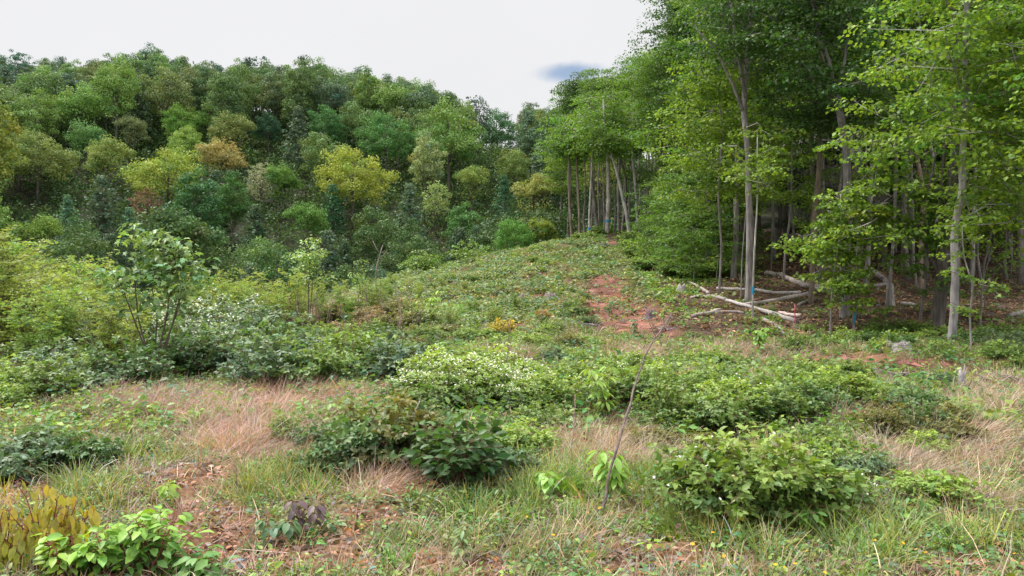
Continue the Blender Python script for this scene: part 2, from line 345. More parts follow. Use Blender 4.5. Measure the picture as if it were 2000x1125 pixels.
# ------------------------------------------------------------------ labels that single one out
MARKS = []          # (px, py, phrase) of things one can find in the photo
QUEUE = []          # (object, lead words, px, py)
def later(o, lead, px, py, group, cat):
    QUEUE.append((o, lead, px, py)); tag(o, None, cat, group)
ORD = ['', 'second ', 'third ', 'fourth ', 'fifth ', 'sixth ', 'seventh ', 'eighth ', 'ninth ', 'tenth ', 'eleventh ', 'twelfth ', 'thirteenth ', 'fourteenth ', 'fifteenth ', 'sixteenth '] + [f'{n}th ' if n % 10 > 3 or n % 10 == 0 else f'{n}' + ['st ', 'nd ', 'rd '][n % 10 - 1] for n in range(17, 60)]
def give_labels():
    B = {}
    for (o, lead, px, py) in QUEUE:
        k = min(range(len(MARKS)), key=lambda q: (MARKS[q][0] - px) ** 2 + 1.6 * (MARKS[q][1] - py) ** 2)
        dx, dy = px - MARKS[k][0], py - MARKS[k][1]
        if abs(dx) > 2.2 * abs(dy): w = 'right of' if dx > 0 else 'left of'
        elif abs(dy) > 2.2 * abs(dx): w = 'below' if dy > 0 else 'above'
        else: w = ('below-' if dy > 0 else 'above-') + ('right of' if dx > 0 else 'left of')
        B.setdefault((lead, k, w), []).append((dx * dx + dy * dy, o))
    for (lead, k, w), l in B.items():
        l.sort(key=lambda q: q[0])
        for n, (_, o) in enumerate(l):
            o['label'] = f"{lead} {w} {MARKS[k][2]}" if len(l) == 1 else f"{lead}, {ORD[n]}{'nearest ' if n == 0 else ''}{w} {MARKS[k][2]}"

# ------------------------------------------------------------------ far trees
def clump_crown(mb, cs, rs, nleaf, size, base, core=None, flat=.8, var=.22):
    """leaf clusters: domes of leaves around each centre, normals outward and up"""
    cs = np.asarray(cs); rs = np.asarray(rs); k = len(cs)
    n = nleaf; c = np.repeat(cs, n, 0); r = np.repeat(rs, n)
    d = rdir(k * n, -.45, 1); rad = r * rng.uniform(.12, 1.15, k * n) ** .45
    P = c + d * rad[:, None] * A(1, 1, flat)
    Nn = unit(d + rdir(k * n) * .5 + A(0, 0, .2)); D = unit(np.cross(Nn, rdir(k * n)) + A(0, 0, -.3))
    s = size * rng.uniform(.7, 1.35, k * n) * .88
    ct = np.repeat(tones(k, (1, 1, 1), .24, .09), n, 0)
    leaves(mb, P - D * s[:, None] * .5, D, Nn, s, s * .8, tones(k * n, base, var, .07) * ct)
def far_tree(kind):
    """returns crown MB, trunk MB; real size in metres"""
    cr, tk = MB(), MB(); base = A(1, 1, 1)
    if kind == 'round':
        h = 17; c0 = A(0, 0, 11.3); R0 = A(5.2, 5.2, 5.8); n = 64; rr = (1.0, 1.9)
    elif kind == 'broad':
        h = 16; c0 = A(0, 0, 10.4); R0 = A(6.4, 6.0, 5.4); n = 80; rr = (1.0, 2.0)
    elif kind == 'tall':
        h = 19; c0 = A(0, 0, 12.5); R0 = A(3.8, 3.8, 6.6); n = 56; rr = (.9, 1.6)
    elif kind == 'lobed':
        h = 17; c0 = A(0, 0, 11); R0 = A(5.2, 4.8, 6); n = 60; rr = (1.0, 2.0)
    elif kind == 'sparse':
        h = 16; c0 = A(0, 0, 10.6); R0 = A(4.2, 4.2, 6); n = 60; rr = (.5, 1.0)
    elif kind == 'cone':
        h = 14; c0 = A(0, 0, 7.5); R0 = A(3.2, 3.2, 7); n = 85; rr = (.5, 1.0)
    d = rdir(n, -.75, 1); f = rng.uniform(.45, 1.0, n) ** .6
    cs = c0 + d * R0 * f[:, None]
    if kind == 'cone':
        z = rng.uniform(0, 1, n) ** 1.25; a = rng.uniform(0, 2 * np.pi, n); w = (1 - z) * 3.0 * rng.uniform(.55, 1, n) + .1
        cs = np.stack([w * np.cos(a), w * np.sin(a), 1.8 + z * 12.4], 1)
    if kind == 'lobed':                        # a few big boughs, each a mass of its own
        sub = c0 + rdir(6, -.5, 1) * R0 * .62; pick = rng.integers(0, 6, n); cs = sub[pick] + rdir(n, -.4, 1) * rng.uniform(1.2, 2.8, n)[:, None]
    if kind in ('round', 'broad', 'tall'):
        lump = 1 + .16 * np.sin(cs[:, 0] * .9 + 1) * np.cos(cs[:, 1] * .8) + .12 * rng.standard_normal(n)
        cs = c0 + (cs - c0) * lump[:, None]
    rs = rng.uniform(*rr, n)
    nl = {'sparse': 46, 'cone': 60}.get(kind, 118)
    clump_crown(cr, cs, rs, nl, {'sparse': .3, 'cone': .28}.get(kind, .36), base, flat=.8 if kind != 'cone' else .55)
    # loose leaves through the volume
    m = 500; P = c0 + rdir(m) * R0 * (rng.random((m, 1)) ** .4) * .9
    leaves(cr, P, rdir(m), rdir(m), .5, .45, tones(m, base * .8, .2))
    P = [A(0, 0, -.5), A(.15, .1, 3), A(-.1, .15, 6), A(.1, 0, 9), A(0, 0, h * .72), A(.1, 0, h * .9)]
    tube(tk, P, [.3, .24, .2, .16, .1, .03], 7, (1, 1, 1), .05)
    o = cs[rng.permutation(n)[:18]]; z0 = rng.uniform(.3, .7, 18) * h
    tubes(tk, np.stack([z0 * 0, z0 * 0, z0], 1), o, .09, .025, (1, 1, 1), 4, sag=A(0, 0, .3))
    return cr, tk
PROTO = {}
def proto_tree(name, kind, i, M):
    cr, tk = far_tree(kind)
    e = empty(name, (0, -500, 0)); c = cr.build('crown', M, e); t = tk.build('trunk', M_bark, e, color=(.12, .105, .09))
    kids[e.name] = [c, t]; PROTO.setdefault(kind, []).append(e)
KN = {'round': 'round_crowned_tree', 'broad': 'broad_crowned_tree', 'tall': 'tall_tree', 'lobed': 'broadleaf_tree', 'sparse': 'thin_crowned_tree', 'cone': 'cedar_tree'}
for kind, n in (('round', 3), ('broad', 2), ('tall', 3), ('lobed', 3), ('sparse', 2), ('cone', 2)):
    for i in range(n): proto_tree(KN[kind], kind, i, M_far)
HT = {'round': 17.2, 'broad': 16.5, 'tall': 19.3, 'lobed': 17.5, 'sparse': 16.8, 'cone': 14.4}
WD = {'round': 11.6, 'broad': 14.5, 'tall': 9, 'lobed': 11.5, 'sparse': 9, 'cone': 6.4}
placed = []; landq = []
GREEN = dict(mid=A(.09, .148, .038), dark=A(.042, .08, .034), deep=A(.06, .11, .03), light=A(.12, .20, .042), yel=A(.185, .22, .035), gold=A(.25, .22, .035), olive=A(.115, .15, .048), pale=A(.21, .22, .10), blue=A(.07, .115, .062))
# the ones that stand out: photo column, crown top row, crown width in pixels, distance limits, kind, colour, phrase
LAND = [
 (75, 242, 135, 'broad', (.17, .185, .045), 'wide olive-yellow crowned tree'), (210, 250, 92, 'lobed', (.18, .20, .04), 'narrower olive-yellow tree'),
 (328, 272, 150, 'broad', (.23, .25, .032), 'big golden-green domed tree'), (362, 234, 82, 'round', (.16, .22, .035), 'small yellow-green dome'),
 (155, 140, 105, 'lobed', (.15, .23, .05), 'light lime-green tree high on the slope'), (435, 244, 90, 'lobed', (.28, .20, .06), 'orange-tan tree'),
 (455, 205, 85, 'lobed', (.16, .17, .04), 'olive-yellow lobed tree'), (690, 272, 155, 'broad', (.26, .255, .03), 'wide golden-yellow tree'),
 (510, 304, 62, 'sparse', (.26, .235, .15), 'pale grey-tan tree'), (287, 345, 62, 'sparse', (.20, .10, .06), 'rust-brown half-bare tree'),
 (131, 370, 55, 'cone', (.10, .17, .10), 'blue-green cedar'), (252, 392, 42, 'cone', (.09, .16, .095), 'small blue-green cedar'),
 (835, 250, 78, 'tall', (.24, .25, .10), 'tall pale olive tree'), (852, 333, 52, 'sparse', (.23, .26, .08), 'slim pale yellow tree with a white stem'),
 (385, 318, 105, 'tall', (.055, .115, .04), 'dark green tree before the golden dome'), (455, 330, 72, 'tall', (.07, .135, .035), 'upright mid-green tree'),
 (650, 345, 58, 'cone', (.05, .11, .05), 'dark pointed cedar'), (600, 375, 90, 'lobed', (.10, .17, .035), 'low fresh green tree'),
 (1005, 280, 60, 'round', (.15, .18, .035), 'small olive dome'), (1042, 322, 55, 'lobed', (.24, .22, .05), 'yellow-tinged tree at the forest corner'),
 (920, 305, 60, 'lobed', (.17, .20, .035), 'yellow-green tree in the hollow'), (985, 330, 50, 'cone', (.05, .11, .055), 'dark cedar in the hollow'),
 (755, 205, 135, 'broad', (.09, .17, .05), 'wide green domed tree'), (640, 195, 80, 'round', (.07, .145, .045), 'green dome above the golden tree'),
 (970, 205, 110, 'broad', (.06, .125, .05), 'dark dome on the knoll'), (700, 190, 80, 'round', (.125, .17, .06), 'grey-green dome'),
 (350, 195, 70, 'round', (.13, .21, .035), 'fresh green domed tree'), (385, 200, 60, 'lobed', (.12, .19, .04), 'fresh green lobed tree'), (170, 215, 85, 'lobed', (.11, .185, .06), 'soft green tree below the lime one'),
 (260, 210, 60, 'lobed', (.16, .17, .06), 'dull olive tree'), (525, 210, 58, 'round', (.035, .08, .04), 'near-black green dome'), (297, 82, 34, 'tall', (.05, .10, .07), 'tallest tree on the skyline'),
 (510, 95, 30, 'sparse', (.06, .105, .075), 'thin skyline tree over the ridge middle'), (35, 88, 60, 'sparse', (.06, .11, .085), 'blue-green skyline tree over the ridge end'), (930, 170, 40, 'sparse', (.08, .10, .085), 'half-bare skyline tree on the knoll'),
 (555, 295, 60, 'lobed', (.11, .18, .035), 'bright green narrow tree'), (905, 385, 50, 'tall', (.08, .15, .04), 'slim green tree above the mound edge'),
 (70, 402, 85, 'lobed', (.17, .23, .035), 'low lime-green tree by the field edge'),
]
def solve_depth(px, ptop, ht, lo=66, hi=250):
    ds = np.linspace(lo, hi, 400); x = (px - 1000) / F * ds; top = H(x, ds) + ht; want = EYE - (ptop - HY) / F * ds
    return ds[np.argmin(np.abs(top - want) / ds)]
for (px, pt, wpx, kind, c, phrase) in LAND:
    best = None; c = A(*c) * A(.86, 1.0, 1.0) + (A(.02, .02, .02) if c[0] > .14 else A(0, 0, 0))
    for s in np.linspace(.55, 1.35, 33):       # size and distance together must give the crown's width and top
        d = solve_depth(px, pt + 8, HT[kind] * s); e = abs(WD[kind] * s * F / d - wpx) / wpx
        x = (px - 1000) / F * d; miss = abs(float(H(x, d)) + HT[kind] * s - zz(pt + 8, d)) * F / d / 40
        if best is None or e + miss < best[0]: best = (e + miss, s, d)
    s, d = best[1], best[2]; p = at(px, d)
    pr = PROTO[kind][rng.integers(len(PROTO[kind]))]
    o = dup(pr, p - A(0, 0, .3), rng.uniform(0, 6.28), (s, s, s * 1.0), tint=c)
    tag(o, ('' if phrase.startswith(('big', 'small', 'wide', 'tall')) else '') + phrase + ' among the forest of the far hillside', 'tree', 'trees crowding the far hillside')
    if len(o['label'].split()) > 16: o['label'] = phrase
    landq.append((d, px, pt, wpx)); placed.append((p[0], p[1], WD[kind] * s * .5)); MARKS.append((px, pt + 30, 'the ' + phrase))
cand = 0; npl = 0
TN = {'mid': 'mid-green', 'dark': 'dark green', 'deep': 'deep green', 'light': 'light green', 'yel': 'yellow-green', 'olive': 'olive', 'blue': 'blue-green', 'pale': 'pale green'}
KW = {'round': 'rounded tree', 'broad': 'wide tree', 'tall': 'upright tree', 'lobed': 'bushy tree', 'sparse': 'thin-crowned tree', 'cone': 'cedar'}
while npl < 340 and cand < 60000:
    cand += 1
    d = math.sqrt(rng.uniform(72 ** 2, 252 ** 2)); px = rng.uniform(-90, 1180)
    if px > 1000 and d < 75: continue
    if px > 1090 and d < 110: continue
    if npl < 45 or rng.random() < .3:                                # first fill the lowest rows, which show whole
        d = rng.uniform(72, 92); px = rng.uniform(-90, 1060)
    x = (px - 1000) / F * d
    kind = rng.choice(['round', 'broad', 'tall', 'lobed', 'sparse', 'cone'], p=[.26, .14, .22, .26, .05, .07])
    s = rng.uniform(.8, 1.2) if d < 150 else rng.uniform(.9, 1.2)
    if npl < 45: s = rng.uniform(.5, .92)
    cap = np.interp(px, [-100, 0, 60, 150, 300, 400, 450, 510, 600, 700, 800, 860, 900, 930, 1000, 1050, 1100, 1180], [108, 104, 104, 122, 108, 118, 132, 118, 122, 132, 147, 168, 214, 190, 186, 216, 208, 200]) + rng.uniform(-6, 14)
    s = min(s, (zz(cap, d) - float(H(x, d))) / HT[kind])
    if s < .5: continue
    r = WD[kind] * s * .5
    if any((x - q[0]) ** 2 + ((d - q[1]) * .8) ** 2 < ((r + q[2]) * (.55 if npl < 45 else .60 if cand < 30000 else .5)) ** 2 for q in placed): continue
    top_c = proj(x, d, float(H(x, d)) + HT[kind] * s)[1]; wc = WD[kind] * s * F / d
    if any(d < L_[0] and abs(px - L_[1]) < (wc + L_[3]) * .36 and top_c < L_[2] + L_[3] * .55 for L_ in landq): continue
    far = d > 165  # distant crowns are tinted bluer: haze put into the leaf colour
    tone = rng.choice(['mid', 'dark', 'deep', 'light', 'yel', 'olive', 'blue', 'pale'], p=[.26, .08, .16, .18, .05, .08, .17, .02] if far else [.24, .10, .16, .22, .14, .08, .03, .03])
    if d < 90 and tone in ('light', 'yel', 'pale', 'olive') and rng.random() < .75: tone = rng.choice(['mid', 'deep', 'dark', 'dark'])  # lowest trees take darker leaf colours: shade at the forest base painted in
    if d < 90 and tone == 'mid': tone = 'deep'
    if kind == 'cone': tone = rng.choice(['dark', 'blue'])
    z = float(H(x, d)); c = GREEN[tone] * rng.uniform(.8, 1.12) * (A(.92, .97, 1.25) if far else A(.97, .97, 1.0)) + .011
    pr = PROTO[kind][rng.integers(len(PROTO[kind]))]
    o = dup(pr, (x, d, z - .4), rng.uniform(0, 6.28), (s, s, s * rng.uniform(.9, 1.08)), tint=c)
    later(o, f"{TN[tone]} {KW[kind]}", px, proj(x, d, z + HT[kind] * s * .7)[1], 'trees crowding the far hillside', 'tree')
    placed.append((x, d, r)); npl += 1
print('hill trees', npl + len(LAND), 'tries', cand, round(time.time() - T0, 1))
# understorey of the hillside: nobody could count it
mb = MB(); k = 12500
d = np.sqrt(rng.uniform(52 ** 2, 235 ** 2, k)); px = rng.uniform(-120, 1250, k)
d[:2600] = rng.uniform(50, 80, 2600); px[:2600] = rng.uniform(-120, 1080, 2600)
ok = ~((px > 1080) & (d < 85)); d, px = d[ok], px[ok]; x = (px - 1000) / F * d; z = H(x, d); k = len(d)
r = rng.uniform(.7, 1.9, k); cs = np.stack([x, d, z + r * rng.uniform(.3, 1.5, k)], 1)
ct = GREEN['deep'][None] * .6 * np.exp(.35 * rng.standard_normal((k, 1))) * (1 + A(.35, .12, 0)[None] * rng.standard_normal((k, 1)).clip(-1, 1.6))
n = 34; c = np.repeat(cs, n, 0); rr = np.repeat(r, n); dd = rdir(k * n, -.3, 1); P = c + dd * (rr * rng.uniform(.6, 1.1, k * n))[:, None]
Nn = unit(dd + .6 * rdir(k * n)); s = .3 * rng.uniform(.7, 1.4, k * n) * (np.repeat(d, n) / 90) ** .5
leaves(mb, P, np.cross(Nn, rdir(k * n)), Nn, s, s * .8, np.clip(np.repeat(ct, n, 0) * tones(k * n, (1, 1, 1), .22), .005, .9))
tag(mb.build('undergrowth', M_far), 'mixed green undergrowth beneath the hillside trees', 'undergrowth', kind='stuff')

# ------------------------------------------------------------------ woodland on the right
def spray_leaves(mb, cs, rs, n, size, base, droop=.28, tpl=KITE, var=.22, jit=.5):
    """flat layered sprays of leaves around twig ends"""
    if tpl is KITE: n = int(n * 1.75); size = size * .72
    cs = np.asarray(cs, float); k = len(cs); rs = np.broadcast_to(rs, (k,))
    c = np.repeat(cs, n, 0); r = np.repeat(rs, n); a = rng.uniform(0, 2 * np.pi, k * n); q = np.sqrt(rng.random(k * n))
    rad = np.stack([np.cos(a), np.sin(a), 0 * a], 1)
    tilt = np.repeat(rng.standard_normal((k, 2)) * .22, n, 0)
    P = c + rad * (q * r)[:, None]; P[:, 2] += -droop * r * q ** 2 + .09 * r * rng.standard_normal(k * n) + (rad[:, :2] * tilt).sum(1) * q * r
    N = unit(A(0, 0, 1) + jit * rng.standard_normal((k * n, 3)) + rad * .35); D = rad + .5 * rng.standard_normal((k * n, 3)) + A(0, 0, -.35)
    s = size * rng.uniform(.7, 1.3, k * n); ct = np.repeat(tones(k, (1, 1, 1), .12, .08), n, 0)
    leaves(mb, P, D, N, s, s * .85, np.clip(tones(k * n, base, var, .08) * ct, .003, .9), tpl)
def crooked(p0, p1, n=5, w=.06):
    t = np.linspace(0, 1, n)[:, None]; L = np.linalg.norm(np.asarray(p1) - p0)
    P = p0 + (np.asarray(p1) - p0) * t; P[1:-1] += rng.standard_normal((n - 2, 3)) * w * L * A(1, 1, .5)
    return P
def limbs(tk, cr, trunk, r_at, z_lo, nl, L0, leafn, leaf, base, rise=(.1, .7), spray_r=.75, per=5, azr=None, tip_limb=True):
    """limbs off a trunk polyline; each ends in a row of leaf sprays"""
    trunk = np.asarray(trunk, float); zt = trunk[:, 2]; ztop = zt.max(); cs = []; rs = []; P0s = []; P1s = []
    for i in range(nl):
        f = (i + rng.random()) / nl; z = z_lo + (ztop - z_lo) * f
        p = A(np.interp(z, zt, trunk[:, 0]), np.interp(z, zt, trunk[:, 1]), z)
        a = rng.uniform(0, 2 * np.pi) if azr is None else rng.uniform(*azr); L = L0 * (1 - .5 * f) * rng.uniform(.65, 1.2)
        e = p + A(math.cos(a) * L, math.sin(a) * L, L * rng.uniform(*rise) * (1 + f))
        Q = crooked(p, e, 5, .05); rb = r_at(z) * .26
        tube(tk, Q, np.linspace(rb, .007, 5), 5, (.6, .58, .56), cap=False)
        for j in range(per):
            t = .3 + .7 * (j + rng.random()) / per; q = A(*[np.interp(t, np.linspace(0, 1, 5), Q[:, m]) for m in range(3)])
            o = q + rng.standard_normal(3) * A(.55, .55, .3) * spray_r * 1.3
            cs.append(o); rs.append(spray_r * rng.uniform(.6, 1.2)); P0s.append(q); P1s.append(o)
    tubes(tk, P0s, P1s, .010, .004, (1, 1, 1), 3)
    spray_leaves(cr, cs, np.array(rs), leafn, leaf, base)
def wood_proto(name, h, r, zlo, nl, L0, leafn, leaf, per, spray_r, lean=.3):
    tk, cr = MB(), MB()
    zs = np.linspace(-.4, h, 9); P = np.stack([np.cumsum(rng.standard_normal(9)) * lean * .3, np.cumsum(rng.standard_normal(9)) * lean * .3, zs], 1); P[:, :2] -= P[0, :2]
    rr = r * (1 - .82 * np.linspace(0, 1, 9)) ; rr[0] *= 1.35
    tube(tk, P, rr, 9, (1, 1, 1), .03)
    limbs(tk, cr, P, lambda z: np.interp(z, zs, rr), zlo, nl, L0, leafn, leaf, A(1, 1, 1), per=per, spray_r=spray_r)
    e = empty(name, (0, -500, 0)); c = cr.build('crown', M_wood, e); t = tk.build('trunk', M_bark, e, color=(.2, .18, .16))
    kids[e.name] = [c, t]; return e
WP = [wood_proto('woodland_tree', h, r, zl, 30, 3.8, 62, .19, 7, .95) for (h, r, zl) in ((17, .14, 7), (18, .16, 7), (17, .12, 7), (18.5, .17, 8))]
WPH = [wood_proto('woodland_tree', h, r, zl, 22, 3.0, 62, .19, 6, .9, .45) for (h, r, zl) in ((17, .13, 9.8), (16, .11, 10.2), (18, .15, 10.5))]
UP = [wood_proto('understorey_tree', h, r, zl, 20, 1.9, 52, .14, 5, .6, .35) for (h, r, zl) in ((7, .055, 1.8), (8.5, .065, 2.5), (5.5, .045, 1.2))]
SP = [wood_proto('sapling', h, r, zl, 12, .75, 34, .10, 3, .34, .2) for (h, r, zl) in ((3.2, .022, .7), (2.4, .018, .4))]
LIME = A(.158, .245, .038); FRESH = A(.115, .205, .038); SHADE = A(.05, .105, .028)  # SHADE: darkened leaf colour standing in for the dimness inside the wood
# marks for the labels on this side
MARKS += [(1463, 500, 'the blue-banded stem'), (1650, 450, 'the tall forked trunk'), (1860, 560, 'the stout pale trunk'),
          (1235, 400, 'the leaning white trunk'), (1187, 430, 'the blue-marked mound trunk'), (1585, 480, 'the brown trunk by the logs'), (1345, 420, 'the bent grey trunk'),
          (1130, 300, 'the mound-top trees'), (1480, 100, 'the high twin-stemmed crown'), (1770, 150, 'the broken reddish trunk')]
# trees standing deeper in the wood
wplaced = []
cand = 0
def wood_ok(px, d):
    if d < 24: return False
    if px < 1290 and d < 62: return False
    if px < 1400 and d < 37: return False
    return True
while len(wplaced) < 115 and cand < 30000:
    cand += 1
    d = math.sqrt(rng.uniform(24 ** 2, 95 ** 2)); px = rng.uniform(1090, 2160)
    if len(wplaced) < 45: d = rng.uniform(25, 48)
    if not wood_ok(px, d) or (px < 1290 and rng.random() < .75): continue
    x = (px - 1000) / F * d
    if any((x - q[0]) ** 2 + (d - q[1]) ** 2 < (2.6 if d < 50 else 4.2) ** 2 for q in wplaced): continue
    s = rng.uniform(.8, 1.1); z = float(H(x, d))
    top_row = np.interp(px, [1090, 1120, 1160, 1230, 1290, 1340, 1400], [235, 150, 112, 150, 95, 20, -200]); lim = (zz(top_row + 12, d) - z) / 18.0
    if lim < .4: continue
    s = min(s, lim)
    if 1120 < px < 1250 and 50 < d < 66: s = lim
    if px < 1400: s = min(lim, max(s, lim * .8), 1.25)
    tn = rng.choice([0, 1, 2], p=[.35, .45, .2] if d < 34 or px < 1330 else [.0, .22, .78])  # deeper trees mostly take the darkened tint, interior shade painted as leaf colour
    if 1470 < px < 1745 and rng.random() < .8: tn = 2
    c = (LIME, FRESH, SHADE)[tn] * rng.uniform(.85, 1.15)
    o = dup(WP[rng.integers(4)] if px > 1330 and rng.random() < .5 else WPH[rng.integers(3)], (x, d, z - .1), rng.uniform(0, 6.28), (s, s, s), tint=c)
    g = rng.uniform(.12, .26); kids_tr = [ch for ch in o.children if ch.name.startswith('trunk')]
    later(o, ('lime-green', 'fresh green', 'dark green')[tn] + ' woodland tree', px, np.clip(proj(x, d, z + 6)[1], 40, 470), 'trees of the wood beside the clearing', 'tree')
    wplaced.append((x, d))
print('wood', len(wplaced), cand)
for (px, d, ty, tn) in ((1172, 57, 116, 1), (1140, 60, 150, 2), (1232, 58, 138, 1), (1205, 62, 150, 1), (1262, 56, 150, 0), (1112, 62, 200, 1), (1290, 50, 105, 1), (1325, 46, 55, 1), (1350, 42, 10, 0)):
    x = (px - 1000) / F * d; z = float(H(x, d)); s = (zz(ty, d) - z) / 18.0; c = (LIME, FRESH, SHADE)[tn]
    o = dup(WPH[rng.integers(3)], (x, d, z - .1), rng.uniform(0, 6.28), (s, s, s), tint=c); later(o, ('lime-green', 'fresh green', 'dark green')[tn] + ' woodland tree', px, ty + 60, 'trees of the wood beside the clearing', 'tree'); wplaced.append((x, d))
PO = [wood_proto('young_tree', h, r, zl, 14, 1.5, 40, .14, 4, .5, .3) for (h, r, zl) in ((12, .06, 6.5), (10.5, .045, 5.5), (13, .075, 7.5))]
for c_ in [ch for e_ in PO for ch in e_.children if ch.name.startswith('trunk')]: c_.color = (.30, .28, .26, 1)
n = 0; cand = 0
while n < 36 and cand < 9000:
    cand += 1; px = rng.uniform(1285, 2050); d = rng.uniform(23, 44)
    if px < 1420 and d < 33: continue
    x = (px - 1000) / F * d; z = float(H(x, d))
    if any((x - q[0]) ** 2 + (d - q[1]) ** 2 < 1.0 for q in wplaced): continue
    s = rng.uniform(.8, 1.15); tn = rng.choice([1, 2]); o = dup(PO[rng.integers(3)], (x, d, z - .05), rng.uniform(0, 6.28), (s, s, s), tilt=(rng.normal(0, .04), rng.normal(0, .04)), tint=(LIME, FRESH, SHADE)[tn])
    later(o, 'thin pale pole-like tree', px, np.clip(proj(x, d, z + 3)[1], 60, 600), 'thin pole trees in the wood', 'tree'); wplaced.append((x, d)); n += 1
n = 0; cand = 0
while n < 20 and cand < 9000:
    cand += 1
    px = rng.uniform(1120, 2120); d = rng.uniform(19, 46)
    if px < 1300: continue
    elif px < 1400 and d < 27: continue
    elif 1400 <= px < 1660 and d < 25: continue
    elif px >= 1450 and d < (38 if 1500 < px < 1770 else 28): continue
    x = (px - 1000) / F * d; z = float(H(x, d))
    if any((x - q[0]) ** 2 + (d - q[1]) ** 2 < 1.2 ** 2 for q in wplaced): continue
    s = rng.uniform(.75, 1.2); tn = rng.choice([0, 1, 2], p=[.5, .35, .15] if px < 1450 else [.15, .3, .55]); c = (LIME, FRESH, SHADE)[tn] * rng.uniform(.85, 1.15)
    o = dup(UP[rng.integers(3)], (x, d, z - .05), rng.uniform(0, 6.28), (s, s, s), tint=c)
    later(o, ('lime-green', 'fresh green', 'dark green')[tn] + ' slender understorey tree', px, np.clip(proj(x, d, z + 3)[1], 60, 600), 'slender trees under the woodland canopy', 'tree')
    wplaced.append((x, d)); n += 1
MOUND_SAP = [(1290, 41, 1.25), (1310, 36, 1.1), (1325, 33, 1.3), (1345, 30, 1.2), (1365, 35, 1.3), (1385, 28, 1.1), (1300, 31, .9), (1350, 26, .8), (1400, 31, 1.3), (1265, 40, .8), (1330, 39, 1.4), (1375, 31, 1.4), (1420, 29, 1.1), 
             (1050, 52, .8), (1340, 45, 1.5), (1300, 46, 1.5), (1320, 28, .7), (1275, 34, .6), (1395, 26, .8)]
for (px, d, s) in MOUND_SAP:
    p = at(px, d); o = dup(SP[rng.integers(2)], p - A(0, 0, .05), rng.uniform(0, 6), (s * 1.3, s * 1.3, s), tint=FRESH * rng.uniform(.85, 1.3))
    later(o, 'leafy green sapling', px, proj(*(p + A(0, 0, 1)))[1], 'saplings along the wood edge', 'sapling')
print('wood done', round(time.time() - T0, 1))

# the trunks that stand out, each built from its own outline
def hero(name, label, d, path, r0, r1, bark, forks=(), crown=None, leafc=FRESH, bands=(), group='trees of the wood beside the clearing', cat='tree', marks=None):
    """path: photo points from the foot upwards; forks: further limbs as photo paths with radii; all at about distance d"""
    kr = .72 if d < 30 else .85; r0, r1 = r0 * kr, r1 * kr; forks = [(a_, b_ * kr, c_ * kr) for a_, b_, c_ in forks]
    foot = at(path[0][0], d); e = empty(name, foot)
    tk, cr = MB(), MB()
    P = np.array([foot - A(0, 0, .25)] + [foot] + [sky_pt(x_, y_, d) + A(0, rng.normal(0, .06), 0) for (x_, y_) in path[1:]]) - foot
    P[1, 2] = max(P[1, 2], .05)
    t = np.linspace(0, 1, len(P)); Z = P[:, 2]; n = max(10, len(P) * 3); zs = np.linspace(Z[0], Z[-1], n)
    PP = np.stack([np.interp(zs, Z, P[:, 0]), np.interp(zs, Z, P[:, 1]), zs], 1)
    PP[2:-1, :2] += rng.standard_normal((n - 3, 2)) * r0 * .07
    rr = r0 + (r1 - r0) * np.linspace(0, 1, n); rr[0] *= 1.3; rr[1] *= 1.08
    tube(tk, PP, rr, 10, (1, 1, 1), .035)
    for (fp, ra, rb) in forks:
        Q = np.array([sky_pt(x_, y_, d) + A(0, rng.normal(0, .12), 0) for (x_, y_) in fp]) - foot
        tube(tk, Q, np.linspace(ra, rb, len(Q)), 8, (1, 1, 1), .03)
        if crown and crown.get('forks', True):
            limbs(tk, cr, Q[np.argsort(Q[:, 2])], lambda z: ra, Q[:, 2].min() + .3 * (Q[:, 2].max() - Q[:, 2].min()), 7, 2.0, 44, .13, leafc, spray_r=.6, per=4)
    if crown:
        r_at = lambda z: np.interp(z, zs, rr)
        limbs(tk, cr, PP, r_at, crown['z'], crown['n'], crown['L'], crown.get('leafn', 46), crown.get('leaf', .13), leafc, rise=crown.get('rise', (.0, .5)), spray_r=crown.get('sr', .6), per=crown.get('per', 4))
        cr.build('crown', M_wood, e)
    tk.build('trunk', M_bark, e, color=bark)
    for (by, hb, cc) in bands:                  # paint sprayed round the stem
        z = (zz(by, d) - foot[2]); b = MB(); c0 = A(np.interp(z, zs, PP[:, 0]), np.interp(z, zs, PP[:, 1]), z); rb = np.interp(z, zs, rr) * 1.12 + .004
        up_ = A(np.interp(z + hb / 2, zs, PP[:, 0]), np.interp(z + hb / 2, zs, PP[:, 1]), z + hb / 2); dn = A(np.interp(z - hb / 2, zs, PP[:, 0]), np.interp(z - hb / 2, zs, PP[:, 1]), z - hb / 2)
        tube(b, [dn, (up_ + dn) / 2, up_], [rb, rb, rb], 10, (1, 1, 1), .03, cap=False)
        bo = b.build('paint_band', M_paint, e, color=cc); bo['label'] = 'bright blue paint band round the stem'
    tag(e, label, cat, group); return e
GREY = (.25, .225, .22); PALE = (.34, .315, .30); BRN = (.20, .155, .12); DK = (.14, .12, .11); BLUE = (.02, .30, .52)
hero('beech_tree', 'tall straight grey tree trunk just behind the thin blue-banded stem', 22, [(1463, 570), (1464, 420), (1460, 300), (1454, 200), (1462, 90), (1475, -60)], .155, .085, GREY,
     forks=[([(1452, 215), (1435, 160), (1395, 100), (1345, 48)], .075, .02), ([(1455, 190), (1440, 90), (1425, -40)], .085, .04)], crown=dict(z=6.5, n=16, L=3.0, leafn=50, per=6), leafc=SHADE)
hero('woodland_tree', 'grey tree with flared dark foot left of the tall straight trunk', 26, [(1432, 543), (1437, 450), (1442, 330), (1450, 230), (1456, 80)], .13, .07, (.22, .2, .19), crown=dict(z=3.6, n=20, L=2.6, per=5), leafc=LIME)
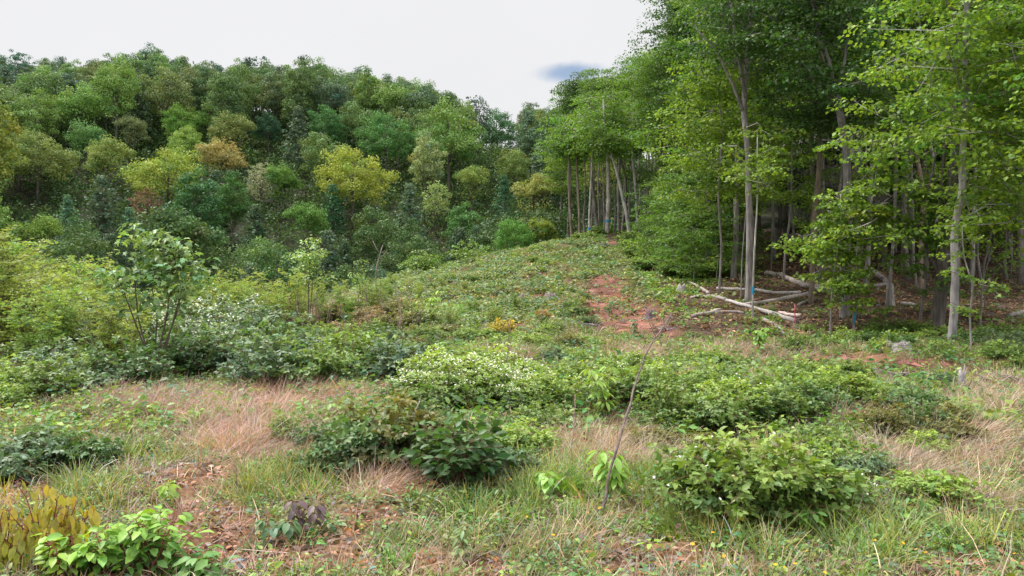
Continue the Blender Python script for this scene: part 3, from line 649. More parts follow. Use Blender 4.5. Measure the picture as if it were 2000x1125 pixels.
hero('young_tree', 'thin pale stem with a blue paint band before the straight grey trunk', 20, [(1470, 606), (1469, 560), (1472, 480), (1478, 400), (1480, 320), (1478, 265)], .04, .022, (.38, .35, .32),
     crown=dict(z=3.2, n=10, L=1.2, per=3, sr=.4, leafn=30), leafc=LIME, bands=[(567, .2, BLUE)])
hero('young_tree', 'bundle of thin leaning sticks left of the straight grey trunk', 23, [(1447, 595), (1450, 500), (1458, 430), (1462, 380)], .03, .012, PALE, forks=[([(1452, 560), (1456, 490), (1460, 420)], .02, .01)], cat='tree', crown=None)
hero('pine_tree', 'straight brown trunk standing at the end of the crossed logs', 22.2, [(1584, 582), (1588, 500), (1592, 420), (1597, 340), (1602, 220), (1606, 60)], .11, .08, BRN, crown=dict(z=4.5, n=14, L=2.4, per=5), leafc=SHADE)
hero('woodland_tree', 'tall grey tree forking high up beside a leafy young maple', 20, [(1650, 608), (1648, 520), (1655, 440), (1658, 350), (1655, 290), (1642, 235), (1633, 180)], .185, .13, (.21, .19, .19),
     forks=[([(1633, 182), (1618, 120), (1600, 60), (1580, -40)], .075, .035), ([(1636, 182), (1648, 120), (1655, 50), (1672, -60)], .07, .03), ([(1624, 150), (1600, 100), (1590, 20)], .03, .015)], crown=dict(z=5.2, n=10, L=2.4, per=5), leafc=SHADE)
hero('maple_tree', 'slim leafy young maple with a blue paint band at its foot', 17.8, [(1667, 636), (1675, 560), (1686, 480), (1700, 420), (1712, 350), (1722, 280)], .042, .018, PALE,
     forks=[([(1661, 634), (1668, 560), (1672, 500), (1680, 430)], .03, .012)], crown=dict(z=.5, n=20, L=.65, per=4, sr=.26, leafn=28, leaf=.12, rise=(-.1, .3)), leafc=LIME * 1.1, bands=[(620, .26, BLUE)])
hero('maple_tree', 'short leafy sapling with a bare pale foot near the forked trunk', 18, [(1622, 632), (1623, 590), (1628, 520), (1636, 450), (1641, 380)], .034, .014, PALE, crown=dict(z=.9, n=16, L=.7, per=3, sr=.28, leafn=28, leaf=.12, rise=(-.1, .3)), leafc=LIME)
hero('woodland_tree', 'thick dark trunk with a low side stem right of centre in the wood', 18, [(1830, 622), (1838, 540), (1850, 450), (1858, 390), (1866, 250), (1870, 60)], .21, .13, DK,
     forks=[([(1832, 560), (1826, 520), (1816, 480), (1814, 400), (1820, 300)], .065, .035), ([(1838, 500), (1840, 400), (1846, 300), (1850, 200)], .075, .04)], crown=dict(z=3.6, n=18, L=2.6, per=5, forks=False), leafc=FRESH)
hero('beech_tree', 'stout pale grey trunk standing closest to the field edge', 15.6, [(1859, 656), (1862, 600), (1866, 520), (1870, 440), (1875, 380), (1879, 300), (1884, 200), (1888, 100), (1893, -60)], .115, .07, (.33, .30, .31),
     forks=[([(1873, 452), (1890, 440), (1925, 438), (1960, 436), (1990, 415)], .028, .01), ([(1878, 330), (1870, 300), (1850, 260)], .02, .008)], crown=dict(z=4.1, n=18, L=2.5, per=5, leafn=46), leafc=LIME)
hero('young_tree', 'thin crooked pale sapling curving up beside the stout pale trunk', 14.3, [(1897, 676), (1899, 620), (1893, 560), (1886, 500), (1879, 445)], .028, .014, PALE, crown=dict(z=.75, n=6, L=.5, per=2, sr=.22, leafn=24, leaf=.1), leafc=LIME)
hero('young_tree', 'twin thin stems among leaves behind the crooked sapling', 18, [(1914, 600), (1920, 520), (1935, 440), (1955, 380), (1975, 260)], .035, .02, GREY, forks=[([(1920, 600), (1925, 540), (1940, 470), (1945, 330)], .022, .012)], crown=dict(z=2.2, n=12, L=1.2, per=4, sr=.35, leafn=30), leafc=LIME)
hero('maple_tree', 'overhanging maple whose lit boughs reach in from beyond the frame', 15, [(2080, 680), (2075, 520), (2080, 350), (2060, 150), (2050, -60)], .12, .06, GREY, crown=dict(z=3.3, n=24, L=2.8, per=6, leafn=44, rise=(-.05, .35)), leafc=LIME)
hero('woodland_tree', 'broken reddish trunk showing high up between lit maple leaves', 24, [(1800, 590), (1797, 480), (1800, 380), (1790, 270), (1772, 170), (1768, 100)], .10, .075, (.26, .19, .16), crown=dict(z=3.0, n=18, L=2.6, per=5), leafc=LIME)
hero('young_tree', 'thin grey stem with a leafy middle left of the thick dark trunk', 18.5, [(1797, 612), (1800, 560), (1806, 500), (1808, 440), (1815, 340)], .05, .03, GREY, crown=dict(z=.9, n=16, L=.9, per=3, sr=.3, leafn=30), leafc=FRESH)
hero('young_tree', 'thin pale stem rising behind the long bent log', 26, [(1530, 548), (1534, 480), (1542, 420), (1548, 330), (1545, 200)], .055, .035, GREY, crown=dict(z=2.0, n=16, L=1.8, per=4, sr=.5), leafc=LIME)
hero('young_tree', 'very thin stem deep in the wood left of the bent log', 29, [(1506, 512), (1508, 440), (1512, 370), (1514, 200)], .04, .025, GREY, crown=dict(z=2.5, n=16, L=2.0, per=4, sr=.5), leafc=FRESH)
hero('maple_tree', 'bright lime maple spreading low boughs left of the straight grey trunk', 24, [(1405, 560), (1410, 480), (1402, 380), (1408, 260), (1400, 130)], .05, .03, GREY, crown=dict(z=2.5, n=26, L=1.9, per=5, sr=.5, leafn=46), leafc=LIME)
hero('maple_tree', 'lime-leaved maple arching over the dark gap in the wood', 21, [(1735, 600), (1742, 470), (1748, 330), (1752, 150)], .06, .04, GREY, crown=dict(z=4.6, n=18, L=2.2, per=5, sr=.6, leafn=40), leafc=FRESH)
# on the mound
MT = [('leaning white trunk at the front of the trees on the mound', 44, [(1231, 460), (1222, 410), (1208, 350), (1195, 300), (1188, 270)], .13, .08, PALE, [([(1196, 312), (1184, 295), (1176, 285)], .05, .02), ([(1189, 280), (1180, 240), (1178, 190)], .07, .03)], ()),
      ('grey trunk with a blue paint mark on the mound', 47, [(1186, 452), (1188, 400), (1189, 340), (1186, 300), (1180, 240), (1182, 200)], .18, .10, (.33, .29, .27), [], [(432, .14, BLUE)]),
      ('thin white stem with a blue foot on the mound', 47, [(1151, 452), (1152, 400), (1155, 350), (1158, 250)], .09, .05, PALE, [], [(447, .16, (.02, .18, .5))]),
      ('dark trunk leaning against the thin white stem on the mound', 48, [(1168, 452), (1163, 410), (1157, 360), (1152, 280)], .14, .09, DK, [], ()),
      ('crooked two-armed grey trunk right of the leaning white one', 48, [(1246, 452), (1243, 390), (1236, 310), (1233, 260), (1236, 230)], .12, .08, (.36, .33, .31), [([(1233, 275), (1228, 245), (1226, 235)], .06, .04), ([(1235, 235), (1238, 180), (1240, 150)], .05, .03)], ()),
      ('slim grey trunk just behind the leaning white one', 50, [(1209, 450), (1208, 380), (1211, 300), (1208, 200)], .13, .08, GREY, [], ()),
      ('curving dark trunk behind the leaning white one', 52, [(1214, 448), (1222, 400), (1224, 350), (1214, 320), (1208, 250)], .13, .08, DK, [], ()),
      ('second slim grey trunk between the white and two-armed ones', 50, [(1230, 448), (1233, 390), (1234, 320), (1232, 210)], .12, .08, GREY, [], ()),
      ('forked pair of thin pale stems right of the two-armed trunk', 50, [(1257, 448), (1262, 400), (1266, 360), (1268, 250)], .09, .06, PALE, [([(1262, 405), (1258, 360), (1256, 330)], .05, .03)], ()),
      ('thin dark trunk at the open end of the mound trees', 50, [(1132, 452), (1131, 400), (1128, 350), (1122, 250)], .09, .06, BRN, [], ()),
      ('slim brown trunk nearest the hollow on the mound', 50, [(1117, 450), (1113, 400), (1110, 350), (1112, 280)], .10, .06, BRN, [], ()),
      ('tall pale trunk among lit leaves above the sapling bank', 40, [(1303, 462), (1305, 400), (1316, 330), (1318, 250)], .09, .06, PALE, [], ()),
      ('bent grey trunk above the sapling bank', 40, [(1328, 462), (1330, 400), (1338, 340), (1339, 240)], .11, .07, GREY, [([(1330, 392), (1344, 350), (1345, 320)], .05, .03)], ()),
      ('dark slim trunk right of the bent grey one', 40, [(1357, 470), (1357, 400), (1356, 330), (1358, 200)], .08, .06, GREY, [], ()),
      ('thin grey stem at the inner end of the sapling bank', 38, [(1378, 478), (1376, 400), (1378, 330), (1380, 200)], .07, .05, GREY, [], ()),
      ('thin dark stem behind the forked pale pair', 52, [(1276, 448), (1274, 400), (1276, 340), (1280, 200)], .09, .06, DK, [], ())]
for (lb, d, path, r0, r1, bk, fk, bd) in MT:
    if lb.startswith(('second slim', 'thin dark stem behind')): continue
    bk = tuple(min(.6, v * 1.45) for v in bk)
    e = hero('woodland_tree' if r0 > .1 else 'young_tree', lb, d, path, r0, r1, bk, forks=fk, bands=bd, crown=dict(z=(zz(292, d) - at(path[0][0], d)[2]), n=12, L=2.0, per=4, leafn=36, leaf=.2, sr=.8), leafc=FRESH)
print('heroes', round(time.time() - T0, 1))

# logs, stumps, sticks on the forest floor and the slope
def log(label, pts, r0, r1, c=(.34, .30, .28), name='fallen_log', stubs=0, rad_jit=.06, group='logs lying on the forest floor'):
    P = np.array([gpt(*p[:2]) + A(0, 0, p[2] if len(p) > 2 else r0 * .7) for p in pts]); o0 = P[0].copy()
    t = np.linspace(0, 1, len(P)); tt = np.linspace(0, 1, len(P) * 3); Q = np.stack([np.interp(tt, t, P[:, i]) for i in range(3)], 1); Q[1:-1] += rng.standard_normal((len(Q) - 2, 3)) * r0 * .15
    mb = MB(); tube(mb, Q - o0, np.linspace(r0, r1, len(Q)), 9, (1, 1, 1), rad_jit)
    o = mb.build(name, M_dead, None, o0, c)
    tag(o, label, 'log' if 'log' in name else 'branch', group); return o
WHT = (.33, .30, .29)
log('long pale grey log, biggest of the fallen ones, sloping down by the pink ribbon', [(1555, 632), (1510, 618), (1465, 603), (1418, 590)], .068, .05, WHT)
log('thinner bent upper length continuing the big pale log', [(1418, 589), (1395, 583), (1365, 581), (1350, 585)], .07, .035, (.42, .37, .35))
log('split pale branch pointing at the camera below the big log', [(1532, 655), (1520, 640), (1505, 632), (1490, 626)], .03, .065, WHT, name='fallen_branch')
log('dark thin log lying parallel in the shade above the big pale log', [(1390, 612), (1430, 612), (1475, 616)], .045, .03, (.3, .26, .24))
log('long straight log rising from the blue-banded stem to the brown trunk', [(1450, 600), (1500, 593), (1540, 586), (1578, 577)], .07, .06, (.40, .35, .32))
log('flat log running behind the straight grey trunk', [(1400, 567), (1440, 569), (1462, 569)], .055, .05, (.38, .34, .31))
log('sagging log between the grey trunk and the brown trunk', [(1475, 568), (1500, 574), (1530, 576), (1565, 575)], .055, .05, (.38, .34, .32))
log('long bent log dipping from the thin pale stem to the brown trunk', [(1495, 537), (1530, 543), (1550, 553), (1570, 561), (1582, 563)], .09, .085, (.36, .31, .29))
log('straight log behind the brown trunk and the leafy sapling', [(1588, 562), (1620, 562), (1645, 562)], .07, .06, (.40, .36, .34))
log('second straight log just under the one behind the brown trunk', [(1588, 567), (1620, 569), (1645, 573)], .07, .06, (.34, .30, .28))
log('thin log right of the brown trunk running under the leafy sapling', [(1604, 572), (1630, 574), (1648, 580)], .05, .04, (.30, .27, .25))
log('short stick propped at the foot of the brown trunk', [(1560, 597), (1575, 590), (1592, 584)], .04, .03, (.3, .26, .24), name='fallen_branch')
log('short thick branch lying left of the big pale log', [(1353, 620), (1380, 615), (1406, 609)], .05, .06, (.40, .34, .31), name='fallen_branch')
log('thin curved branch at the top of the bank', [(1342, 552), (1360, 560), (1375, 568), (1386, 575)], .04, .05, (.42, .37, .34), name='fallen_branch')
log('thick rotten log slanting down behind the leafy maple', [(1700, 530), (1715, 540), (1730, 555)], .11, .08, (.30, .26, .25))
log('flat grey log behind the snag stump', [(1700, 563), (1718, 560), (1730, 557)], .07, .06, (.30, .27, .26))
log('short pale log in the leaf litter right of the snag stump', [(1760, 596), (1775, 597), (1785, 598)], .06, .05, (.42, .38, .36))
log('pinkish broken log piece by the pink ribbon', [(1522, 614), (1540, 618), (1565, 620)], .05, .06, (.42, .33, .30))
log('low rotten log in the shade behind the crooked sapling', [(1970, 622), (1985, 618), (2010, 612)], .07, .06, (.25, .22, .2))
log('thin fallen branch deep in the dark wood', [(1540, 478), (1560, 480), (1580, 482)], .05, .04, (.4, .36, .34), name='fallen_branch')
log('pale pole resting against the marked trunk on the mound', [(1145, 455), (1165, 440, .9), (1180, 432, 1.6)], .05, .04, (.40, .36, .3), name='fallen_branch')
def stump(label, px, py, h, r, c, ragged=.35, lean=(0, 0)):
    p = gpt(px, py); mb = MB(); n = 14; a = np.arange(n) / n * 2 * np.pi; rows = []
    hs = [-.1, .0, h * .35, h * .7, h]; rd = [1.5, 1.3, 1.0, .93, .85]
    top = h * (1 + ragged * rng.uniform(-1, 1, n)); flute = 1 + .14 * np.sin(a * 5 + rng.uniform(0, 6)) + .07 * rng.standard_normal(n)
    for i, (z, q) in enumerate(zip(hs, rd)):
        zz_ = np.full(n, z) if i < 4 else top
        rows.append(np.stack([r * q * flute * np.cos(a) + lean[0] * z, r * q * flute * np.sin(a) + lean[1] * z, zz_], 1))
    rows.append(np.stack([r * .45 * np.cos(a) + lean[0] * h, r * .45 * np.sin(a) + lean[1] * h, top * .75], 1))
    V = np.concatenate(rows + [A(lean[0] * h, lean[1] * h, h * .62)[None]]); i = np.arange(5)[:, None] * n; j = np.arange(n)[None]; k = (j + 1) % n
    Qs = np.stack([i + j, i + k, i + n + k, i + n + j], -1).reshape(-1, 4); j = np.arange(n)
    mb.add(V, [Qs, np.stack([5 * n + j, 5 * n + (j + 1) % n, np.full(n, 6 * n)], 1)], (1, 1, 1))
    return tag(mb.build('tree_stump', M_dead, None, p, c), label, 'stump', 'stumps left in the clearing')
stump('tall broken snag stump standing in the leaf litter', 1738, 596, .62, .11, (.30, .27, .25), .12)
stump('silver-grey splintered stump at the edge of the track', 1752, 683, .14, .24, (.22, .19, .20), .5)
stump('whitish old stump on the bank above the branches', 1331, 572, .2, .14, (.34, .31, .3), .5)
stump('dark purple-grey rotten stump beside the red track', 1272, 622, .22, .13, (.16, .12, .13), .4)
stump('grey weathered stump on the mound slope', 1076, 588, .22, .2, (.20, .16, .165), .5)
stump('short upright grey stub on the mound slope', 1018, 594, .32, .07, (.26, .22, .22), .3, (.15, 0))
stump('small grey stub in the stubble right of the field', 1879, 760, .26, .05, (.34, .31, .33), .4)
stump('pale stub in the shrubs at the forest foot', 1835, 640, .2, .1, (.3, .26, .25), .5)
def brush(label, px, py, n, w, c=(.28, .23, .22)):
    p = gpt(px, py); mb = MB(); k = n = int(n * .6); w = w * .6; P0 = np.stack([rng.normal(0, w * .5, k), rng.normal(0, w * .3, k), rng.uniform(.01, .08, k)], 1); a = rng.uniform(0, 6.28, k); L = rng.uniform(.6, 1.7, k) * w
    P1 = P0 + np.stack([np.cos(a) * L, np.sin(a) * L, rng.uniform(-.02, .12, k)], 1)
    tubes(mb, P0, P1, rng.uniform(.006, .02, k), .004, tones(k, (1, 1, 1), .3), 5, sag=A(0, 0, .03))
    return tag(mb.build('brush_pile', M_dead, None, p, c), label, 'brush pile', 'heaps of cut branches')
brush('small heap of grey cut branches on the mound slope', 1075, 528, 40, .5)
brush('low heap of purplish branches by the mound top scrape', 1182, 482, 44, .7, (.2, .17, .18))
brush('bare grey twigs lying across the rim of the red track', 1300, 648, 34, .5, (.34, .26, .25))
brush('tangle of dead sticks left of the red track foot', 1150, 640, 30, .5, (.32, .28, .27))
brush('grey slash heap in the bare strip below the wood', 1770, 742, 40, .6, (.27, .22, .24))
brush('brown slash heap at the far end of the bare strip', 1960, 752, 36, .6, (.24, .18, .17))
brush('grey brush strewn left of the bare strip', 1640, 738, 30, .6, (.27, .22, .22))
brush('dead twigs tangled in the scrub behind the brambles', 620, 610, 46, .8, (.30, .23, .22))
# pink ribbon on the log end
p = gpt(1552, 634); e = empty('marker_stake', p); mb = MB(); tube(mb, [A(0, 0, -.05), A(.01, 0, .3), A(0, 0, .52)], [.012, .011, .009], 6, (1, 1, 1)); mb.build('stake', M_stem, e, color=(.4, .3, .25))
mb = MB(); V = []
for i in range(9): t = i / 8; V += [A(.014 * math.sin(i * 1.3) - .012, -.016, .5 - .42 * t), A(.014 * math.sin(i * 1.3) + .018, -.016 - .02 * math.sin(i), .5 - .42 * t)]
mb.add(V, [np.array([[2 * i, 2 * i + 1, 2 * i + 3, 2 * i + 2] for i in range(8)])], (1, 1, 1)); mb.build('ribbon', M_paint, e, color=(.75, .06, .2))
tag(e, 'thin stake with a hot pink ribbon at the end of the big pale log', 'marker')
print('logs', round(time.time() - T0, 1))

# ------------------------------------------------------------------ the overgrown field
def bush_mb(h, r, ncane, per, leaf, tpl=LEAF8, arch=.55, blossoms=0, trif=3, tall=1.0, up=.35, var=.3):
    """arching canes from one root, each set with leaves of three leaflets; white blossoms on the outer tips"""
    lv, st, fl = MB(), MB(), MB(); P = []; D = []; tips = []
    for i in range(ncane):
        a = rng.uniform(0, 6.28); q = math.sqrt(rng.random()); b = A(math.cos(a), math.sin(a), 0); b0 = rdir(1)[0] * A(.18, .18, 0) * r
        hh = h * rng.choice([rng.uniform(.4, .95), rng.uniform(.8, 1.25)], p=[.75, .25]) * (1 - .2 * q); e = b0 + b * r * q + A(0, 0, hh * (1 - arch * q * rng.uniform(.2, 1)))
        m = b0 + b * r * q * .45 + A(0, 0, hh * rng.uniform(.75, 1.0)); t = np.linspace(0, 1, 7)[:, None]
        Q = (1 - t) ** 2 * b0 + 2 * t * (1 - t) * m + t ** 2 * e
        tube(st, Q, np.linspace(.006, .002, 7), 3, tones(1, (1, 1, 1), .2)[0], cap=False)
        tt = np.sort(rng.uniform(.18, 1, per)); tt[-1] = 1
        for j in range(3): pass
        P.append(np.stack([np.interp(tt, t[:, 0], Q[:, c]) for c in range(3)], 1)); tips.append(Q[-1])
    P = np.concatenate(P); k = len(P); a = rng.uniform(0, 6.28, k)
    out = unit(P * A(1, 1, 0) + .001); D = unit(np.stack([np.cos(a), np.sin(a), rng.uniform(-.1, .8, k)], 1) + out * .7)
    pet = rng.uniform(.6, 1.4, k) * leaf; base = P + D * pet[:, None]
    N = unit(A(0, 0, 1) + .6 * rng.standard_normal((k, 3)) + out * up)
    side = unit(np.cross(D, N)); s = leaf * rng.uniform(.7, 1.35, k); young = np.clip((P[:, 2] / h) ** 2, 0, 1)  # leaf colour lightened with height: a painted top highlight, not new growth
    ct = tones(k, (1, 1, 1), var, .1) * (.85 + young[:, None] * A(.95, .6, .25))
    for j in range(trif):
        o = [0, 1.15, -1.15, 2.1, -2.1][j]; dj = D * math.cos(o) + side * math.sin(o) + A(0, 0, -.18); f = 1.0 if j == 0 else .82
        leaves(lv, base, dj, N + .15 * rng.standard_normal((k, 3)), s * f, s * f * .62, ct * tones(k, (1, 1, 1), .08, .03), tpl)
    tubes(st, P, base, .0022, .0014, (1, 1, 1), 3)
    if blossoms:
        tips = np.array(tips); tips = tips[np.argsort(-tips[:, 2])][:max(4, int(len(tips) * .7))]
        pk = rng.integers(0, len(tips), blossoms); C0 = tips[pk] + rng.standard_normal((blossoms, 3)) * A(.06, .06, .03) + A(0, 0, .06)
        Nn = unit(A(0, 0, .8) + rdir(blossoms, -.2, 1)); u_ = unit(np.cross(Nn, rdir(blossoms))); v_ = np.cross(Nn, u_)
        for j in range(5):
            w = 2 * np.pi * j / 5; dj = u_ * math.cos(w) + v_ * math.sin(w); leaves(fl, C0, dj + Nn * .15, Nn,   .021, .017, tones(blossoms, (.86, .86, .87), .05, .01), KITE)
        leaves(fl, C0 + Nn * .002, u_, Nn, .005, .005, (.35, .36, .10))
    return lv, st, fl
def bush_proto(name, blossoms=0, scol=(.16, .08, .05), **k):
    lv, st, fl = bush_mb(blossoms=blossoms, **k); e = empty(name, (0, -500, 0)); kk = [lv.build('leaves', M_leaf, e), st.build('stems', M_stem, e, color=scol)]
    if blossoms: kk.append(fl.build('blossoms', M_petal, e))
    kids[e.name] = kk; return e
SH_ = 0
BR = [bush_proto('bramble_bush', h=1, r=.85, ncane=58, per=14, leaf=.088) for i in range(3)]
BB = [bush_proto('bramble_bush', blossoms=n, h=1, r=.85, ncane=56, per=14, leaf=.088) for n in (90, 260)]
BBX = bush_proto('bramble_bush', blossoms=520, h=1, r=.85, ncane=54, per=14, leaf=.085)
BN = [bush_proto('bramble_bush', h=1, r=.95, ncane=58, per=16, leaf=.105) for i in range(2)]      # near ones: finer grain for their size
BNB = [bush_proto('bramble_bush', blossoms=34, h=1, r=1.0, ncane=62, per=16, leaf=.092)]
SH = [bush_proto('low_shrub', h=1, r=.75, ncane=46, per=14, leaf=.085, tpl=KITE, trif=3, scol=(.12, .09, .06)) for i in range(3)]
DKG = A(.072, .15, .05); BLG = A(.095, .17, .095); MIDG = A(.12, .21, .05); FRG = A(.165, .275, .055); OLV = A(.13, .145, .045)
def put(px, pb, pt, protos, tint, lead, group, cat, wide=1.0, d=None, sink=.03):
    wide = 1 + (wide - 1) * .45
    p = gpt(px, pb) if d is None else at(px, d); h = max(.12, (pb - pt) / F * p[1]); s = h * ((1.25 if px < 820 else 1.05) if group and group.startswith('brambles spread') else 1.0)
    o = dup(protos[rng.integers(len(protos))], p - A(0, 0, sink), rng.uniform(0, 6.28), (s * wide, s * wide, s), tint=tint * rng.uniform(.9, 1.1))
    if lead.startswith('='): tag(o, lead[1:], cat, group)
    else: later(o, lead, px, (pb + pt) / 2, group, cat)
    return o
MARKS += [(300, 500, 'the tall broad-leaved shrub'), (200, 620, 'the orange-red shrub'), (1190, 740, 'the drooping lime seedling'), (1215, 830, 'the leaning dead stick'), (740, 850, 'the purple-tipped bramble'),
          (900, 870, 'the dark round-leaved bush'), (1480, 930, 'the big near bramble'), (930, 710, 'the whitest blossom patch'), (1800, 790, 'the dark olive bramble'), (120, 870, 'the bluish near bramble'),
          (660, 700, 'the bramble mound'), (985, 632, 'the golden shrub'), (1215, 600, 'the red clay track'), (600, 490, 'the pale tiered sapling'), (1753, 675, 'the silver-grey stump'), (840, 590, 'the slope seedling'), (1480, 665, 'the round-leaved seedling')]
def mass(n, x0, x1, b0, b1, top, protos, tints, lead, wide=1.0, jt=12, group='brambles spread over the field'):
    pts = []
    for i in range(n * 30):
        if len(pts) >= n: break
        x, b = rng.uniform(x0, x1), rng.uniform(b0, b1)
        if any(abs(x - q[0]) < (x1 - x0) / n * .9 and abs(b - q[1]) < 14 for q in pts): continue
        pts.append((x, b))
    for (x, b) in pts:
        t = np.interp((b - b0) / (b1 - b0), [0, 1], top) + rng.uniform(-jt, jt)
        put(x, b, t, protos, tints[rng.integers(len(tints))], lead, group, 'bramble', wide)
mass(8, 140, 540, 665, 705, (590, 610), BB + BB + BR, [BLG, DKG, BLG], 'blue-green bramble with white blossom', 1.15)
mass(11, 150, 560, 700, 768, (625, 680), BR, [BLG, DKG, DKG], 'dark blue-green bramble', 1.1)
mass(5, 120, 330, 650, 690, (585, 600), BB, [BLG], 'blossoming bramble at the back of the thicket', 1.1)
mass(9, 560, 810, 680, 756, (628, 668), BR + BB[:1], [MIDG, BLG, MIDG], 'mid-green bramble', 1.2)
mass(8, 830, 1010, 735, 785, (680, 702), [BB[1]], [FRG, MIDG], 'fresh green bramble heavy with white blossom', 1.4)
mass(9, 800, 1060, 700, 805, (660, 735), BR + BB[:1], [FRG, MIDG], 'fresh green bramble', 1.5)
mass(14, 1030, 1460, 705, 810, (672, 735), BR + BB[:1], [FRG, MIDG, FRG], 'bright green bramble', 1.45)
mass(6, 1250, 1440, 790, 850, (710, 770), BR, [FRG, MIDG], 'leafy bramble', 1.2)
mass(9, 1440, 1700, 740, 835, (690, 762), BR, [MIDG, FRG, DKG], 'tangled green bramble', 1.35)
mass(5, 1710, 1925, 795, 848, (742, 790), BR, [OLV, DKG], 'dark olive bramble', 1.3)
mass(8, 5, 190, 715, 800, (655, 740), BR, [MIDG, BLG, FRG], 'pale-edged bramble', 1.35)
mass(15, 560, 1110, 655, 690, (625, 655), BR, [FRG, MIDG, OLV], 'small far bramble', 1.5, 6)
for i in range(62):          # small ragged clumps scattered between the thickets
    px = rng.uniform(-40, 2040); b = rng.choice([rng.uniform(700, 800), rng.uniform(780, 890), rng.uniform(880, 1010)], p=[.55, .35, .1])
    if (250 < px < 620 and 760 < b < 920) or (px < 700 and b > 935) or (1400 < px < 1660 and b > 1000) or (1120 < px < 1260 and b > 830): continue
    hh_ = rng.uniform(.10, .34); dd_ = gpt(px, b)[1]
    put(px, b, b - hh_ * F / dd_, BR if b < 850 else BN, [FRG, MIDG, BLG, OLV, DKG][rng.integers(5)], 'small ragged bramble clump', 'small bramble clumps scattered through the grass', 'bramble', 1.6)
mass(4, 990, 1130, 800, 850, (742, 800), BR + BB[:1], [DKG, MIDG], 'dusky bramble with pinkish shoots', 1.2)
NEAR = [(60, 925, 815, BN, BLG, 'dark bramble with bluish leaves'), (150, 915, 830, BN, DKG, 'dark bramble with bluish leaves'), (15, 945, 870, BN, BLG, 'dark bramble with bluish leaves'), (200, 905, 850, BN, BLG, 'dark bramble with bluish leaves'),
        (720, 915, 790, BN, DKG, 'dark leafy bramble with purplish tips'), (775, 905, 770, BN, OLV * .8, 'dark leafy bramble with purplish tips'), (700, 880, 790, BN, DKG, 'dark leafy bramble with purplish tips'), (830, 860, 770, BR, DKG, 'dark leafy bramble with purplish tips'),
        (1400, 1000, 850, BN, MIDG * .9, 'big leafy bramble'), (1465, 1015, 838, BNB, FRG * .85, 'big leafy bramble'), (1530, 1005, 855, BN, MIDG * 1.1, 'big leafy bramble'), (1590, 1000, 880, BNB, MIDG * 1.1, 'big leafy bramble'), (1370, 960, 870, BN, MIDG, 'big leafy bramble'), (1620, 985, 905, BN, MIDG, 'big leafy bramble'),
        (1640, 925, 835, BN, MIDG, 'mid-sized loose bramble'), (1695, 935, 868, BN, BLG, 'mid-sized loose bramble'), (1000, 925, 860, BN, BLG, 'grey-green loose bramble'), (950, 935, 885, BN, BLG, 'grey-green loose bramble'),
        (560, 860, 800, BR, MIDG, 'thin bramble in straw grass'), (610, 880, 820, BR, BLG, 'thin bramble in straw grass'), (1560, 690, 640, BR, MIDG, 'shrubby bramble below the logs')]
for (px, pb, pt, pr, c, ld) in NEAR: put(px, pb, pt, pr, c, ld, 'brambles close to the camera', 'bramble', 1.0)
for (px, pb, pt) in ((880, 762, 688), (905, 770, 694), (935, 765, 690), (962, 775, 698), (990, 790, 725), (1040, 770, 712)): put(px, pb, pt, [BBX], FRG, 'bramble thick with white blossom', 'brambles in full blossom', 'bramble', 1.0)
for (px, pb, pt) in ((215, 700, 605), (290, 690, 585), (330, 695, 582), (385, 705, 612), (240, 690, 600), (150, 715, 630), (360, 700, 590), (430, 720, 640)): put(px, pb, pt, [BB[1], BBX], BLG, 'tall bramble tipped with white blossom', 'brambles in full blossom', 'bramble', 1.0)
# round-leaved dark bush
e0 = bush_proto('leafy_bush', h=1, r=.62, ncane=46, per=15, leaf=.13, trif=1)
put(900, 950, 785, [e0], A(.055, .13, .04), '=dark bush with big round leaves near the centre foreground', 'brambles close to the camera', 'bush', 1.0)
put(868, 930, 800, [e0], A(.08, .165, .045), '=lighter round-leaved bush overlapping the dark one', 'brambles close to the camera', 'bush', .8)
# low shrubs: right bank, forest foot, slope
def shrubs(n, x0, x1, vfun, hh, tints, lead, group, wide=1.2, protos=None):
    for i in range(n):
        px = x0 + (x1 - x0) * (i + rng.random()) / n; b = vfun(px); p = gpt(px, b); h = rng.uniform(*hh)
        o = dup((protos or SH)[rng.integers(len(protos or SH))], p - A(0, 0, .03), rng.uniform(0, 6.28), (h * wide, h * wide, h), tint=tints[rng.integers(len(tints))] * rng.uniform(.85, 1.15))
        later(o, lead, px, b - h * F / p[1] / 2, group, 'shrub')
shrubs(44, 1225, 1420, lambda x: rng.uniform(478, np.interp(x, [1225, 1260, 1300, 1420], [505, 535, 550, 545])), (.4, .9), [FRG, MIDG, MIDG], 'leafy bank shrub', 'shrubs covering the bank', 1.5)
shrubs(32, 1560, 2000, lambda x: rng.uniform(648, 688), (.2, .48), [FRG, MIDG, DKG * 1.2], 'low green forest-foot shrub', 'low shrubs along the forest foot')
shrubs(12, 1940, 2010, lambda x: rng.uniform(672, 712), (.25, .5), [MIDG, BLG], 'bushy bank-side shrub', 'low shrubs along the forest foot')
shrubs(16, 1040, 1300, lambda x: rng.uniform(453, 470), (.35, .8), [FRG, MIDG], 'low green shrub on the mound top', 'shrubs on the mound', 1.6)
shrubs(26, 730, 1140, lambda x: np.interp(x, [730, 850, 950, 1150], [552, 527, 503, 461]) + rng.uniform(0, 45), (.18, .42), [FRG, MIDG, A(.10, .15, .06)], 'small grey-green mound shrub', 'shrubs on the mound', 1.5)
shrubs(9, 1080, 1150, lambda x: rng.uniform(570, 650), (.2, .4), [DKG, MIDG], 'dark shrub beside the track', 'shrubs on the mound', 1.4)
